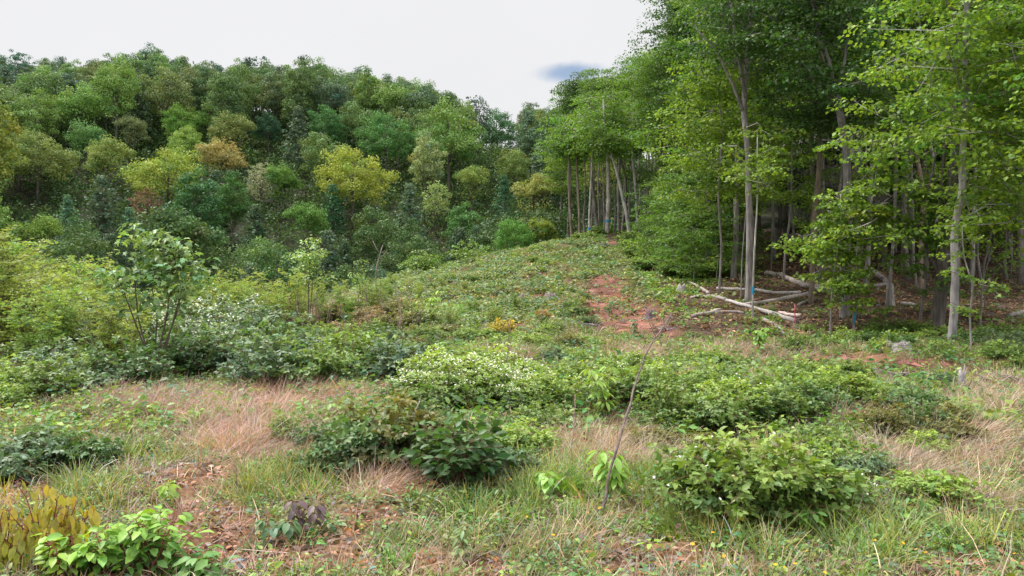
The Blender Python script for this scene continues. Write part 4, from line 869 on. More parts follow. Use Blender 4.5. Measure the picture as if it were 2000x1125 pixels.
# feathery scrub along the far side of the field
def feather_proto(h, n):  # grown at twice the leaf count and a fine leaf, since it is scaled up to its height
    lv, st = MB(), MB(); P0 = []; P1 = []
    for i in range(6):
        a = rng.uniform(0, 6.28); e = A(math.cos(a) * .3, math.sin(a) * .3, 1.0 * rng.uniform(.6, 1)) * h; Q = crooked(A(.03 * i, 0, -.05), e, 6, .04)
        tube(st, Q, np.linspace(.007, .002, 6) * h * .8, 4, (1, 1, 1), cap=False); m = n // 6; t = rng.uniform(.28, 1, m); b = np.stack([np.interp(t, np.linspace(0, 1, 6), Q[:, c]) for c in range(3)], 1)
        az_ = rng.uniform(0, 6.28, m); L = h * .30 * rng.uniform(.4, 1.1, m) * (1.15 - .5 * t); P0.append(b); P1.append(b + np.stack([np.cos(az_) * L, np.sin(az_) * L, L * rng.uniform(-.1, 1.0, m)], 1))
    P0 = np.concatenate(P0); P1 = np.concatenate(P1); tubes(st, P0, P1, .0022, .0012, (1, 1, 1), 3)
    k = len(P0); D = unit(P1 - P0); S = unit(np.cross(D, A(0, 0, 1)) + .2 * rng.standard_normal((k, 3))); ct = tones(k, (1, 1, 1), .2, .1)
    for t in np.linspace(.2, 1, 8):
        c = P0 + (P1 - P0) * t + A(0, 0, -.05 * h) * t * t + .012 * rng.standard_normal((k, 3))
        for sg in (-1, 1):
            leaves(lv, c, S * sg + D * .35, rdir(k) + A(0, 0, .7), .036 * rng.uniform(.7, 1.3, k), .02, ct * tones(k, (1, 1, 1), .14), KITE)
    e = empty('locust_sapling', (0, -500, 0)); kids[e.name] = [lv.build('leaves', M_wood, e), st.build('stems', M_stem, e, color=(.10, .07, .05))]; return e
FE = [feather_proto(1.0, 230) for i in range(5)]
YG = A(.29, .36, .085); YG2 = A(.24, .34, .09); YG3 = A(.32, .37, .11)
def scrub(n, x0, x1, d0, d1, tops, lead, tints=(YG, YG2, YG3)):
    for i in range(n):
        px = x0 + (x1 - x0) * (i + rng.random()) / n; d = rng.uniform(d0, d1); p = at(px, d); t = np.interp(px, *tops) + rng.uniform(-10, 48)
        h = max(.5, zz(t, d) - p[2]); o = dup(FE[rng.integers(5)], p, rng.uniform(0, 6.28), (h * 1.05, h * 1.05, h), tint=tints[rng.integers(len(tints))] * rng.uniform(.85, 1.15))
        later(o, lead, px, proj(*(p + A(0, 0, h * .6)))[1], 'feathery yellow-green scrub behind the brambles', 'sapling')
TOPS = ([-60, 0, 60, 130, 180, 240, 400, 470, 520, 600, 700, 800, 900, 1000], [445, 450, 470, 490, 535, 545, 530, 518, 536, 546, 552, 562, 558, 572])
scrub(29, -70, 420, 17, 32, TOPS, 'feathery lime-green sapling')
scrub(40, 390, 830, 22, 34, TOPS, 'feathery lime-green sapling')
scrub(8, -60, 240, 14, 19, ([-60, 240], [490, 560]), 'short feathery sapling')
shrubs(26, 380, 830, lambda x: rng.uniform(612, 655), (.4, .8), [FRG, YG2 * .7, A(.24, .19, .12), OLV], 'ragged low shrub in the scrub', 'low ragged shrubs among the scrub')
scrub(12, 740, 1010, 20, 31, ([740, 1010], [560, 585]), 'short feathery sapling')

# shrub with big pale leaves standing above the scrub
def stemmy(name, label, cat, d, paths, leafc, lsize, nl, sr=.28, per=4, L=.5, tpl=LOBE, leafn=10, bark=(.12, .09, .07), extra=None, lo=.35, group=None, r=.016):
    foot = at(paths[0][0][0], d); e = empty(name, foot); st, lv = MB(), MB(); cs = []; P0 = []
    for fp in paths:
        Q = np.array([foot - A(0, 0, .05) + A(rng.normal(0, .04), rng.normal(0, .04), 0)] + [sky_pt(x_, y_, d) + A(0, rng.normal(0, .1), 0) for (x_, y_) in fp[1:]]) - foot
        tube(st, Q, np.linspace(r, r * .25, len(Q)), 5, (1, 1, 1), cap=False); tt = np.linspace(0, 1, len(Q))
        for i in range(nl):
            t = lo + (1 - lo) * (i + rng.random()) / nl; b = A(*[np.interp(t, tt, Q[:, c]) for c in range(3)]); a = rng.uniform(0, 6.28); c = b + A(math.cos(a), math.sin(a), rng.uniform(.1, .6)) * L * rng.uniform(.3, 1.1) * (1.2 - t)
            P0.append(b); cs.append(c)
    tubes(st, P0, cs, .005, .003, (1, 1, 1), 3); spray_leaves(lv, cs, sr, leafn, lsize, leafc, droop=.35, tpl=tpl, var=.2, jit=.35)
    lv.build('leaves', M_leaf, e); st.build('stems', M_stem, e, color=bark); return tag(e, label, cat, group)
stemmy('broadleaf_shrub', 'tall shrub with big pale green lobed leaves rising above the scrub', 'shrub', 12.6, [[(300, 735), (275, 620), (266, 540), (258, 480), (262, 440)], [(300, 735), (322, 610), (324, 530), (318, 480), (298, 446)], [(300, 735), (345, 600), (350, 520), (352, 465)],
    [(300, 735), (255, 600), (230, 550), (216, 525)], [(300, 735), (350, 600), (375, 540), (385, 510)], [(300, 735), (330, 610), (335, 540), (330, 470)], [(300, 735), (300, 620), (292, 540), (290, 500)]], A(.17, .26, .10), .115, 17, .2, L=.5, leafn=9, lo=.3)
stemmy('tiered_sapling', 'slim sapling with pale light-green tiers of leaves against the dark forest', 'sapling', 21, [[(603, 665), (604, 560), (602, 500), (596, 458)], [(603, 665), (606, 560), (614, 510), (625, 485)], [(603, 665), (602, 560), (590, 510), (575, 495)]], A(.24, .33, .12), .11, 8, .3, L=.5, leafn=20, tpl=KITE)
stemmy('tiered_sapling', 'small light green sapling at the far rim of the field', 'sapling', 26, [[(708, 640), (707, 560), (705, 505)], [(708, 640), (704, 560), (696, 530)]], A(.20, .29, .08), .1, 6, .25, L=.35, leafn=16, tpl=KITE)
for (x_, t_, lb) in ((830, 490, 'leafy young tree peeking over the mound rim, first of three'), (905, 470, 'leafy young tree over the mound rim with spreading tiers'), (820, 505, 'low lime bush peeking over the mound rim'), (935, 478, 'slender green tree at the high side of the mound rim')):
    stemmy('rim_sapling', lb, 'sapling', 44, [[(x_, 560), (x_ + 2, 530), (x_ - 2, t_)], [(x_, 560), (x_ + 8, 525), (x_ + 14, t_ + 8)], [(x_, 560), (x_ - 8, 525), (x_ - 15, t_ + 10)]], A(.14, .22, .04), .16, 8, .5, L=1.2, leafn=26, tpl=KITE, r=.03)
# leaning thin dead tree in the hollow
e = tag(empty('dead_sapling', at(733, 34)), 'bare grey leaning sapling at the left end of the slope', 'dead tree'); mb = MB(); f0 = at(733, 34)
for fp, ra in (([(733, 552), (736, 520), (744, 490), (748, 478)], .04), ([(742, 495), (735, 485), (728, 470)], .02), ([(740, 505), (750, 498), (756, 488)], .015)): tube(mb, np.array([sky_pt(x_, y_, 34) for x_, y_ in fp]) - f0, np.linspace(ra, ra * .4, len(fp)), 5, (1, 1, 1))
mb.build('trunk', M_bark, e, color=(.3, .26, .24))
# round bright bush at the mound edge
o = dup(PROTO['broad'][0], at(1005, 47) - A(0, 0, .5), 1, (.2, .2, .2), tint=A(.09, .2, .04)); tag(o, 'round bright green bush just beyond the mound edge', 'bush')
o = dup(PROTO['lobed'][0], at(1062, 52) - A(0, 0, .4), 1, (.2, .2, .2), tint=A(.20, .25, .04)); tag(o, 'yellowish-green bush beside the trees at the mound edge', 'bush')
# coloured shrubs
put(985, 655, 618, SH, A(.42, .36, .04), '=golden-yellow low shrub at the foot of the mound', None, 'shrub', 1.5)
put(1063, 628, 598, SH, A(.30, .17, .05), '=small rusty-orange shrub at the foot of the mound', None, 'shrub', .9)
put(138, 640, 575, SH, A(.50, .20, .07), '=orange-red pointed shrub beside the bramble thicket', None, 'shrub', .45)
put(22, 680, 600, SH, A(.22, .13, .05), '=bronze-leaved shrub at the field edge behind the brambles', None, 'shrub', 1.2)
put(65, 670, 610, SH, A(.26, .18, .05), '=yellow-brown shrub next to the bronze-leaved one', None, 'shrub', .9)
put(0, 650, 590, SH, A(.24, .16, .05), '=brownish shrub cut by the frame edge behind the bronze one', None, 'shrub', 1)
# seedlings with large drooping leaves
def seedling(px, pb, pt, label, c, nwh=3, ln=.12, name='tree_seedling', wid=.42, drop=.8, st_c=(.2, .16, .07), d=None, nst=1, spread=.1, nleaf=7):
    ln *= .85
    p = gpt(px, pb) if d is None else at(px, d); h = (pb - pt) / F * p[1]; e = empty(name, p); st, lv = MB(), MB()
    for s_ in range(nst):
        top = A(rng.normal(0, spread), rng.normal(0, spread), h * rng.uniform(.75, 1)); Q = crooked(A(0, 0, -.03), top, 5, .03); tube(st, Q, np.linspace(.007, .003, 5), 5, (1, 1, 1))
        for w in range(nwh):
            t = 1 - w * .22; b = A(*[np.interp(t, np.linspace(0, 1, 5), Q[:, c_]) for c_ in range(3)]); a = np.arange(nleaf) * 2 * np.pi / nleaf + rng.uniform(0, 1, nleaf)
            D = np.stack([np.cos(a), np.sin(a), -drop * rng.uniform(.5, 1.3, nleaf)], 1); N = unit(np.stack([np.cos(a) * drop, np.sin(a) * drop, np.ones(nleaf)], 1) + .2 * rng.standard_normal((nleaf, 3)))
            b2 = b + np.stack([np.cos(a), np.sin(a), .3 * np.ones(nleaf)], 1) * ln * .3; tubes(st, np.tile(b, (nleaf, 1)), b2, .003, .002, (1, 1, 1), 3)
            L = ln * rng.uniform(.75, 1.15, nleaf); leaves(lv, b2, D, N, L, L * wid, tones(nleaf, c, .13, .06), LEAF8)
    lv.build('leaves', M_leaf, e); st.build('stem', M_stem, e, color=st_c); return tag(e, label, 'seedling')
LM = A(.20, .31, .05)
seedling(1190, 812, 716, 'lime seedling with large drooping leaves among brambles, left of the stick top', LM, 4, .17, nst=3, spread=.15)
seedling(1205, 975, 880, 'seedling with big folded light leaves touching the leaning stick', A(.17, .30, .04), 4, .15, nst=3, spread=.13)
seedling(185, 760, 692, 'bright lime seedling in front of the dark bramble thicket', LM, 3, .2, nst=2, spread=.2)
seedling(345, 985, 935, 'small lime-leaved seedling in the thin grass', LM, 2, .10, nst=1, wid=.6)
seedling(838, 622, 568, 'lime-green seedling standing out on the lower mound slope', LM, 4, .24, nst=3, spread=.2)
seedling(890, 625, 588, 'duller green seedling beside the lime one on the slope', A(.14, .26, .05), 3, .2, nst=3, spread=.25)
seedling(1450, 1030, 985, 'low seedling with five flat yellow-green leaves under the big bramble', A(.34, .32, .03), 1, .16, wid=.5, drop=.25, nleaf=5)
seedling(1555, 1040, 990, 'low plant with broad pointed leaves at the foot of the bramble', A(.10, .21, .035), 2, .10, wid=.5, drop=.3, nst=3, spread=.1)
seedling(1800, 1000, 960, 'small yellow-green lobed seedling alone in the dry grass', A(.34, .34, .04), 3, .09, wid=.35, drop=1.1)
seedling(590, 1045, 975, 'small seedling with dark purple-red leaves', A(.09, .055, .06), 3, .10, wid=.6, nst=2, spread=.07)
seedling(585, 1055, 1010, 'grey-green lobed seedling under the purple-leaved one', A(.10, .17, .08), 2, .10, wid=.7, nst=2, spread=.08)
seedling(1312, 1122, 1090, 'pair of small pale green leaves by the dark stick at the bottom', A(.22, .36, .06), 1, .10, wid=.55, drop=.1, nleaf=5)
seedling(1485, 690, 640, 'seedling with round light leaves below the split branch', A(.17, .29, .06), 3, .16, nst=3, spread=.2, wid=.7)
seedling(1190, 622, 0 + 590, 'dark leafy seedling on the red track edge', A(.06, .13, .04), 3, .14, nst=2, spread=.1)
seedling(1238, 668, 622, 'tall dark-stemmed seedling in front of the red clay', A(.075, .15, .045), 5, .12, nst=2, spread=.06, wid=.6)
seedling(900, 882, 838, 'single large-leaved light seedling on top of the dark round-leaved bush', A(.15, .26, .04), 2, .13, wid=.9)
seedling(745, 862, 820, 'seedling with grey-violet leaves inside the near dark bramble', A(.16, .15, .19), 2, .10, wid=.8, nst=2)
seedling(1045, 790, 738, 'seedling with one silvery violet leaf above the brambles', A(.20, .20, .25), 1, .13, wid=.9)
seedling(1830, 890, 850, 'dark lobed seedling in the pale dry grass', A(.07, .12, .06), 3, .06, wid=.6, nst=3)
seedling(740, 770, 745, 'reddish-brown young leaves poking up between brambles', A(.20, .10, .05), 2, .1, wid=.5)
seedling(1645, 870, 845, 'yellowish seedling leaf rosette behind the loose bramble', A(.28, .32, .05), 1, .13, wid=.5, drop=.2)
seedling(1000, 978, 945, 'small grey-leaved weed in front of the bare patch', A(.14, .2, .10), 3, .07, nst=2)
seedling(900, 1100, 1020, 'grey-green weed with a reddish stem at the bottom edge', A(.13, .2, .08), 4, .07, nst=3, spread=.06)
seedling(1065, 975, 930, 'broad light green leaves inside the lush grass tuft', A(.17, .30, .05), 2, .11, wid=.7, nst=2, spread=.1)
# bronze-yellow plant and trifoliate vine in the near corner
def drooper(px, pb, pt, label, c0, c1, nst, spread, npair=5, ln=.11):
    p = gpt(px, pb); h = (pb - pt) / F * p[1]; e = empty('young_poplar' if c0[0] > c0[1] * .9 else 'vine_plant', p); st, lv = MB(), MB()
    for s_ in range(nst):
        a0 = rng.uniform(0, 6.28); q = math.sqrt(rng.random()); top = A(math.cos(a0) * spread * q, math.sin(a0) * spread * q * .6, h * rng.uniform(.55, 1)); Q = crooked(A(rng.normal(0, .04), rng.normal(0, .04), -.03), top, 6, .04); tube(st, Q, np.linspace(.005, .0025, 6), 5, (1, 1, 1))
        for w in range(npair):
            t = 1 - w * .15; b = A(*[np.interp(t, np.linspace(0, 1, 6), Q[:, c_]) for c_ in range(3)]); a = rng.uniform(0, 6.28) + A(0, np.pi) + rng.normal(0, .3, 2)
            if c0[0] > c0[1] * .9: D = np.stack([np.cos(a) * .35, np.sin(a) * .35, -np.ones(2)], 1); N = np.stack([np.cos(a), np.sin(a), .3 * np.ones(2)], 1) + .3 * rng.standard_normal((2, 3)); wd = .5
            else: a = np.concatenate([a, a[:1] + 1.2]); D = np.stack([np.cos(a), np.sin(a), rng.uniform(-.5, .1, 3)], 1); N = A(0, 0, 1) + .35 * rng.standard_normal((3, 3)); wd = .6
            b2 = b + np.stack([np.cos(a), np.sin(a), .4 + 0 * a], 1) * .03; tubes(st, np.tile(b, (len(a), 1)), b2, .002, .0015, (1, 1, 1), 3); L = ln * rng.uniform(.7, 1.15, len(a))
            f = w / max(1, npair - 1); leaves(lv, b2, D, N, L, L * wd, tones(len(a), c0 * (1 - f) + c1 * f, .14, .06), LEAF8)
    lv.build('leaves', M_leaf, e); st.build('stems', M_stem, e, color=(.22, .07, .06)); return tag(e, label, 'plant')
drooper(95, 1108, 940, 'young plant with bronze-yellow leaves hanging in pairs on red stems', A(.33, .27, .055), A(.32, .36, .045), 17, .24, 6, .09)
drooper(15, 1120, 985, 'second bronze-yellow leaved plant cut by the frame edge', A(.31, .26, .06), A(.31, .35, .045), 12, .17, 6, .088)
drooper(310, 1125, 1005, 'spreading plant with fresh green leaves in threes at the near corner', A(.17, .31, .045), A(.09, .20, .05), 17, .28, 5, .085)
drooper(215, 1130, 1030, 'lower trifoliate plant between the bronze plant and the spreading one', A(.19, .33, .05), A(.10, .22, .04), 13, .24, 4, .085)
drooper(140, 1128, 1050, 'yellow-green trifoliate leaves at the foot of the bronze plant', A(.22, .34, .045), A(.2, .3, .04), 8, .2, 4, .08)
drooper(395, 1135, 1075, 'dark green end of the trifoliate patch at the bottom of the picture', A(.11, .22, .05), A(.08, .18, .04), 9, .2, 4, .085)
# the leaning dead stick and other bare stems
def stick(label, pts, r, c=(.20, .155, .145), name='dead_stick', twigs=0, cat='stick', group=None):
    p = gpt(*pts[0]); n = len(pts); d = np.linspace(p[1], p[1] + .12 * (n - 1) * 2, n); Q = np.array([A(0, 0, -.05)] + [sky_pt(x_, y_, d[i + 1]) - p for i, (x_, y_) in enumerate(pts[1:])])
    tt = np.linspace(0, 1, n); ft = np.linspace(0, 1, n * 4); Q2 = np.stack([np.interp(ft, tt, Q[:, i]) for i in range(3)], 1); Q2[1:] += rng.standard_normal((len(Q2) - 1, 3)) * r * .35
    mb = MB(); tube(mb, Q2, np.linspace(r, r * .35, len(Q2)), 6, (1, 1, 1), .12)
    if twigs: b = Q2[rng.integers(len(Q2) // 2, len(Q2), twigs)]; tubes(mb, b, b + rdir(twigs, .1, 1) * rng.uniform(.06, .22, (twigs, 1)), r * .3, r * .12, (1, 1, 1), 4)
    return tag(mb.build(name, M_dead, None, p, c), label, cat, group)
stick('long dead stick leaning over the foreground, its twiggy tip against the red clay', [(1170, 1012), (1197, 900), (1222, 820), (1243, 740), (1270, 672), (1295, 640), (1312, 612)], .0115, (.15, .115, .105), twigs=9)
stick('short upright dead stick beside the near dark bramble', [(792, 905), (800, 850), (812, 800), (822, 778)], .011)
stick('thin upright dead stem below the pinkish blossoms', [(1112, 905), (1120, 840), (1124, 770)], .008, (.26, .17, .15))
stick('thin dark weed stem in the straw grass', [(326, 850), (322, 820), (318, 790), (300, 775)], .006, (.14, .09, .09), twigs=3)
stick('thin dark weed stem in front of the thin grass', [(462, 980), (462, 930), (460, 895)], .005, (.12, .08, .08))
stick('bare thorny stem standing left of the pale dry grass', [(278, 880), (280, 830), (282, 790)], .005, (.18, .14, .12))
stick('dark thin stem crossing the dry grass near the yellow-green seedling', [(1818, 1010), (1832, 960), (1840, 930)], .005, (.12, .08, .09))
stick('thin bent stem arching down from the loose bramble', [(1720, 1100), (1690, 1030), (1672, 1010), (1690, 950), (1698, 930)], .005, (.2, .14, .12))
def ground_stick(label, pts, r, c): 
    P = np.array([gpt(*q) + A(0, 0, r) for q in pts]); mb = MB(); tube(mb, P - P[0], np.linspace(r, r * .5, len(P)), 6, (1, 1, 1), .12); tag(mb.build('fallen_stick', M_dead, None, P[0], c), label, 'stick', 'sticks lying in the foreground')
ground_stick('thick dark rotten stick lying at the bottom edge', [(1235, 1108), (1262, 1112), (1300, 1104)], .016, (.12, .09, .11))
ground_stick('dark curved twig on the ground below the lush grass', [(950, 1062), (975, 1070), (1010, 1064), (1035, 1066)], .009, (.12, .08, .08))
ground_stick('pale stub of wood pointing up at the bottom edge', [(1592, 1108), (1600, 1095), (1604, 1085)], .014, (.30, .22, .20))
ground_stick('reddish stick lying on the bare clay in the near corner', [(385, 1085), (420, 1050), (448, 1035)], .007, (.26, .15, .13))
# dead weed stalks
mb = MB(); Q = crooked(A(0, 0, -.05), A(.06, .02, 1), 5, .03); tube(mb, Q, [.010, .009, .007, .005, .003], 4, (1, 1, 1)); tubes(mb, [Q[3], Q[3], Q[2], Q[4]], [Q[3] + A(.1, .05, .15), Q[3] + A(-.08, 0, .14), Q[2] + A(.07, -.06, .2), Q[4] + A(.03, .02, .08)], .004, .002, (1, 1, 1), 3)
stk = mb.build('dead_weed_stalk', M_stem, None, (0, -500, 0), (.2, .14, .12)); kids[stk.name] = []
def stalks(n, x0, x1, b0, b1, hh, lead):
    for i in range(n):
        px, b = rng.uniform(x0, x1), rng.uniform(b0, b1); p = gpt(px, b); h = rng.uniform(*hh)
        o = dup(stk, p, rng.uniform(0, 6.28), (1.2, 1.2, h), tilt=(rng.normal(0, .12), rng.normal(0, .12)), tint=A(.25, .18, .15) * rng.uniform(.5, 1.4)); later(o, lead, px, b - h * F / p[1] / 2, 'dead stalks standing in the scrub', 'stalk')
stalks(60, 520, 830, 622, 668, (.6, 1.3), 'thin dead stalk'); stalks(30, 340, 560, 615, 660, (.7, 1.3), 'thin dead stalk'); stalks(14, 900, 1300, 625, 690, (.35, .8), 'short dead stalk'); stalks(10, 170, 260, 560, 640, (.8, 1.5), 'tall dead stalk')
print('bushes', round(time.time() - T0, 1))

# grass, dry grass, weeds, litter: nobody could count these
def sample(n, d0, d1, x0=-320, x1=2320, p=.55):
    a, b = d0 ** p, d1 ** p; d = (a + rng.random(n) * (b - a)) ** (1 / p); px = rng.uniform(x0, x1, n); x = (px - 1000) / F * (d + 1.4 * (x1 > 2200))
    z = H(x, d); return x, d, z
def blades(mb, x, y, z, per, L, lean, c, wid=.006, spread=.05, curl=.35, wind=None):
    k = len(x); n = per; P = np.repeat(np.stack([x, y, z], 1), n, 0); a = rng.uniform(0, 6.28, k * n); dd = np.stack([np.cos(a), np.sin(a), 0 * a], 1)
    L = np.repeat(L, n) * rng.uniform(.5, 1.25, k * n); sp = spread * (1 + np.repeat(y, n) / 15); P = P + dd * (sp * rng.random(k * n))[:, None]; P[:, 2] -= .01
    ln = np.repeat(lean, n) * rng.uniform(.3, 1.5, k * n); D = dd * ln[:, None] + A(0, 0, 1)
    if wind is not None: D = D + np.repeat(wind, n, 0)
    N = unit(np.cross(D, np.cross(dd, A(0, 0, 1.0)) + .5 * rng.standard_normal((k * n, 3)))); w = wid * rng.uniform(.6, 1.3, k * n) * np.sqrt(np.maximum(np.repeat(y, n), 4) / 6)
    leaves(mb, P, D, N, L, w, np.repeat(c, n, 0) * tones(k * n, (1, 1, 1), .2, .06), BLADE, curl=L * curl * np.minimum(np.repeat(lean, n), 1.2))
gr, dr = MB(), MB()
x, y, z = sample(37000, 2.5, 34); rz, bz, tz, lz, wz, u, v = zones(x, y, z); q = rng.random(len(x))
clump = .5 + .5 * wav(x, y, 1.1, 31)
pg = (.2 + .5 * lz + .5 * (clump - .5)).clip(.04, 1) * (1 - tz * .6) * (1 - bz * .92) * (1 - rz * .97) * (1 - wz * .85); pd = (.34 + .5 * tz) * (1 - bz * .6) * (1 - rz * .9) * (1 - wz * .9) * (1 - lz * .6)
pg = pg * .85; isg = q < pg; isd = (~isg) & (rng.random(len(x)) < pd * 1.2)
g_ = np.nonzero(isg)[0]; L = (.10 + .10 * rng.random(len(g_)) + .10 * lz[g_]) * (1 + .02 * y[g_]); cg = tones(len(g_), (.18, .25, .07), .28, .16); mixy = (rng.random(len(g_)) < .36)[:, None]; cg = np.where(mixy, tones(len(g_), (.33, .31, .13), .2, .1), cg)
blades(gr, x[g_], y[g_], z[g_], 14, L, .55 + .3 * rng.random(len(g_)), cg, .0065, .06)
d_ = np.nonzero(isd)[0]; L = (.14 + .14 * rng.random(len(d_)) + .12 * tz[d_]) * (1 + .02 * y[d_]); pink = tones(len(d_), (.42, .285, .26), .28, .06); strawc = tones(len(d_), (.39, .30, .23), .28, .06)
leftish = np.clip((900 - u[d_]) / 400, .15, 1); cd = np.where((rng.random(len(d_)) < leftish)[:, None], pink, strawc); wnd = np.stack([.35 + .5 * wav(x[d_], y[d_], 1.5, 41), .15 * wav(x[d_], y[d_], 1.7, 42), -.25 + 0 * x[d_]], 1) * (.3 + .7 * tz[d_])[:, None]
blades(dr, x[d_], y[d_], z[d_], 13, L, .5 + .5 * rng.random(len(d_)), cd, .0042, .07, wind=wnd)
# extra straw in the pale drifts
x, y, z = sample(31000, 4, 26); rz, bz, tz, lz, wz, u, v = zones(x, y, z); k = (rng.random(len(x)) < tz * (1 - wz) * np.clip(.35 + 1.0 * wav(x, y, .8, 61), .03, 1)); x, y, z, u = x[k], y[k], z[k], u[k]
leftish = np.clip((1000 - u) / 400, .15, 1); cd = np.where((rng.random(len(x)) < leftish)[:, None], tones(len(x), (.44, .30, .275), .28, .05), tones(len(x), (.40, .31, .245), .28, .06))
wnd = np.stack([.45 + .6 * wav(x, y, 1.6, 41), .4 * wav(x, y, 1.3, 42), -.3 + 0 * x], 1); blades(dr, x, y, z, 12, .20 + .2 * rng.random(len(x)), .5 + .4 * rng.random(len(x)), cd, .004, .08, wind=wnd)
x, y, z = sample(9000, 2.6, 24); rz, bz, tz, lz, wz, u, v = zones(x, y, z); k = rng.random(len(x)) < (.25 + .6 * tz) * (1 - wz); x, y, z = x[k], y[k], z[k]
blades(dr, x, y, z, 3, .16 + .26 * rng.random(len(x)), .6 + .9 * rng.random(len(x)), tones(len(x), (.46, .37, .27), .3, .08), .0085, .08, curl=.5)
tag(gr.build('grass', M_grass), 'short green grass through the clearing', 'grass', kind='stuff'); tag(dr.build('dry_grass', M_dry), 'pale pinkish dry grass lying in drifts', 'dry grass', kind='stuff')
print('grass', gr.n, dr.n, round(time.time() - T0, 1))
# leafy weeds: small plants a few leaves each
wd = MB()
def weeds(n, d0, d1, keep, size, c, hgt, per=9, tpl=KITE, x0=-320, x1=2320, p=.6):
    x, y, z = sample(n, d0, d1, x0, x1, p); Z = zones(x, y, z); k = rng.random(n) < keep(x, y, z, *Z); x, y, z = x[k], y[k], z[k]; n = len(x)
    P = np.repeat(np.stack([x, y, z], 1), per, 0); a = rng.uniform(0, 6.28, n * per); h = np.repeat(hgt * rng.uniform(.3, 1.3, n), per); t = rng.random(n * per); rad = np.stack([np.cos(a), np.sin(a), 0 * a], 1); sg = np.repeat(size * rng.uniform(.6, 1.4, n), per)
    P = P + rad * (sg * rng.uniform(.1, 1.4, n * per))[:, None] + A(0, 0, 1) * (h * t + .01)[:, None]; D = rad + A(0, 0, .35) * rng.standard_normal((n * per, 1)); N = unit(A(0, 0, 1) + .4 * rng.standard_normal((n * per, 3)))
    s = sg * rng.uniform(.6, 1.3, n * per); leaves(wd, P, D, N, s, s * .6, np.repeat(tones(n, c, .22, .16), per, 0) * tones(n * per, (1, 1, 1), .14), tpl)
open_ = lambda x, y, z, r, b, t, l, w, u, v: (1 - r * .9) * (1 - b * .8) * (1 - t * .5) * (1 - w)
weeds(8000, 2.5, 9, open_, .036, (.12, .21, .042), .08, 8, LEAF8)
weeds(6000, 2.5, 9, open_, .024, (.17, .26, .06), .05, 10, KITE)
weeds(1700, 2.5, 9, lambda *a: open_(*a) * .9, .04, (.13, .18, .09), .09, 8, LEAF8)
weeds(11000, 8, 24, open_, .08, (.13, .215, .038), .16, 9, KITE)
weeds(3500, 9, 26, open_, .09, (.08, .15, .045), .2, 10, KITE)
weeds(12000, 2.5, 14, lambda x, y, z, r, b, t, l, w, u, v: np.maximum.reduce([b, t * .5, .3 + 0 * b]), .045, (.25, .145, .115), .03, 6, KITE)                       # russet dead leaves
BRI = 1.25
mound = lambda x, y, z, r, b, t, l, w, u, v: (1 - r * .92) * ((u > 640) & (u < 1320)) * (1 - .9 * w * (y < 47)) * (.55 + .45 * wav(x, y, 3, 51))
weeds(16000, 21, 48, mound, .115, (.165, .21, .09), .16, 10, KITE, 620, 1340, .9)
weeds(5000, 21, 48, mound, .14, (.13, .19, .065), .25, 10, KITE, 620, 1340, .9)
weeds(7000, 21, 48, mound, .10, (.27, .19, .15), .08, 8, KITE, 620, 1340, .9)
bank = lambda x, y, z, r, b, t, l, w, u, v: (1 - r) * w * ((u > 1210) & (u < 1540)) * np.clip((1560 - u) / 260, 0, 1) * (.5 + .5 * wav(x, y, 1.6, 52)) * np.where(v > np.interp(u, [1230, 1400, 1500], [600, 560, 520]), .35, 1) 
weeds(11000, 17, 44, bank, .10, (.15, .24, .045), .12, 8, KITE, 1200, 1560, .9)
floor_ = lambda x, y, z, r, b, t, l, w, u, v: w * (.12 + .5 * np.clip((v - 600) / 60, 0, 1)) * (u > 1450) * np.clip(.6 + .6 * wav(x, y, 2, 53), 0, 1)
weeds(9000, 13, 40, floor_, .085, (.10, .18, .04), .12, 8, KITE, 1430, 2180, .8)
tag(wd.build('weeds', M_leaf), 'low leafy weeds and creepers covering the ground', 'weeds', kind='stuff'); print('weeds', wd.n, round(time.time() - T0, 1))
lt = MB(); x, y, z = sample(30000, 12, 46, 1180, 2180, .7); Z = zones(x, y, z); k = rng.random(len(x)) < Z[4] * (Z[5] > 1200); x, y, z = x[k], y[k], z[k]; n = len(x)
x2, y2, z2 = sample(12000, 2.4, 12); Z = zones(x2, y2, z2); k = rng.random(len(x2)) < np.maximum(Z[1] * .9, .12); x2, y2, z2 = x2[k], y2[k], z2[k]
P = np.concatenate([np.stack([x, y, z + .02], 1), np.stack([x2, y2, z2 + .012], 1)]); m = len(P); D = rdir(m, -.3, .4); N = unit(A(0, 0, 1) + .5 * rng.standard_normal((m, 3))); s = np.concatenate([rng.uniform(.07, .15, n), rng.uniform(.03, .07, len(x2))])
cc = tones(m, (.20, .125, .085), .4, .1); leaves(lt, P, D, N, s, s * .6, cc, LEAF8)
# chips and twigs
k = 5200; x, y, z = sample(k, 2.5, 40, p=.5); Z = zones(x, y, z); kp = rng.random(k) < np.maximum.reduce([Z[1], Z[4] * .35, Z[0] * .4, 0 * x + .16]); P0 = np.stack([x, y, z + .015], 1)[kp]; a = rng.uniform(0, 6.28, len(P0)); L = rng.uniform(.05, .35, len(P0)) * np.sqrt(P0[:, 1] / 6)
tubes(lt, P0, P0 + np.stack([np.cos(a) * L, np.sin(a) * L, rng.uniform(0, .05, len(P0))], 1), .003 * np.sqrt(P0[:, 1] / 4), .002, tones(len(P0), (.24, .17, .15), .4, .04), 4)
tag(lt.build('leaf_litter', M_dry), 'dead brown leaves and twigs on the soil', 'leaf litter', kind='stuff')
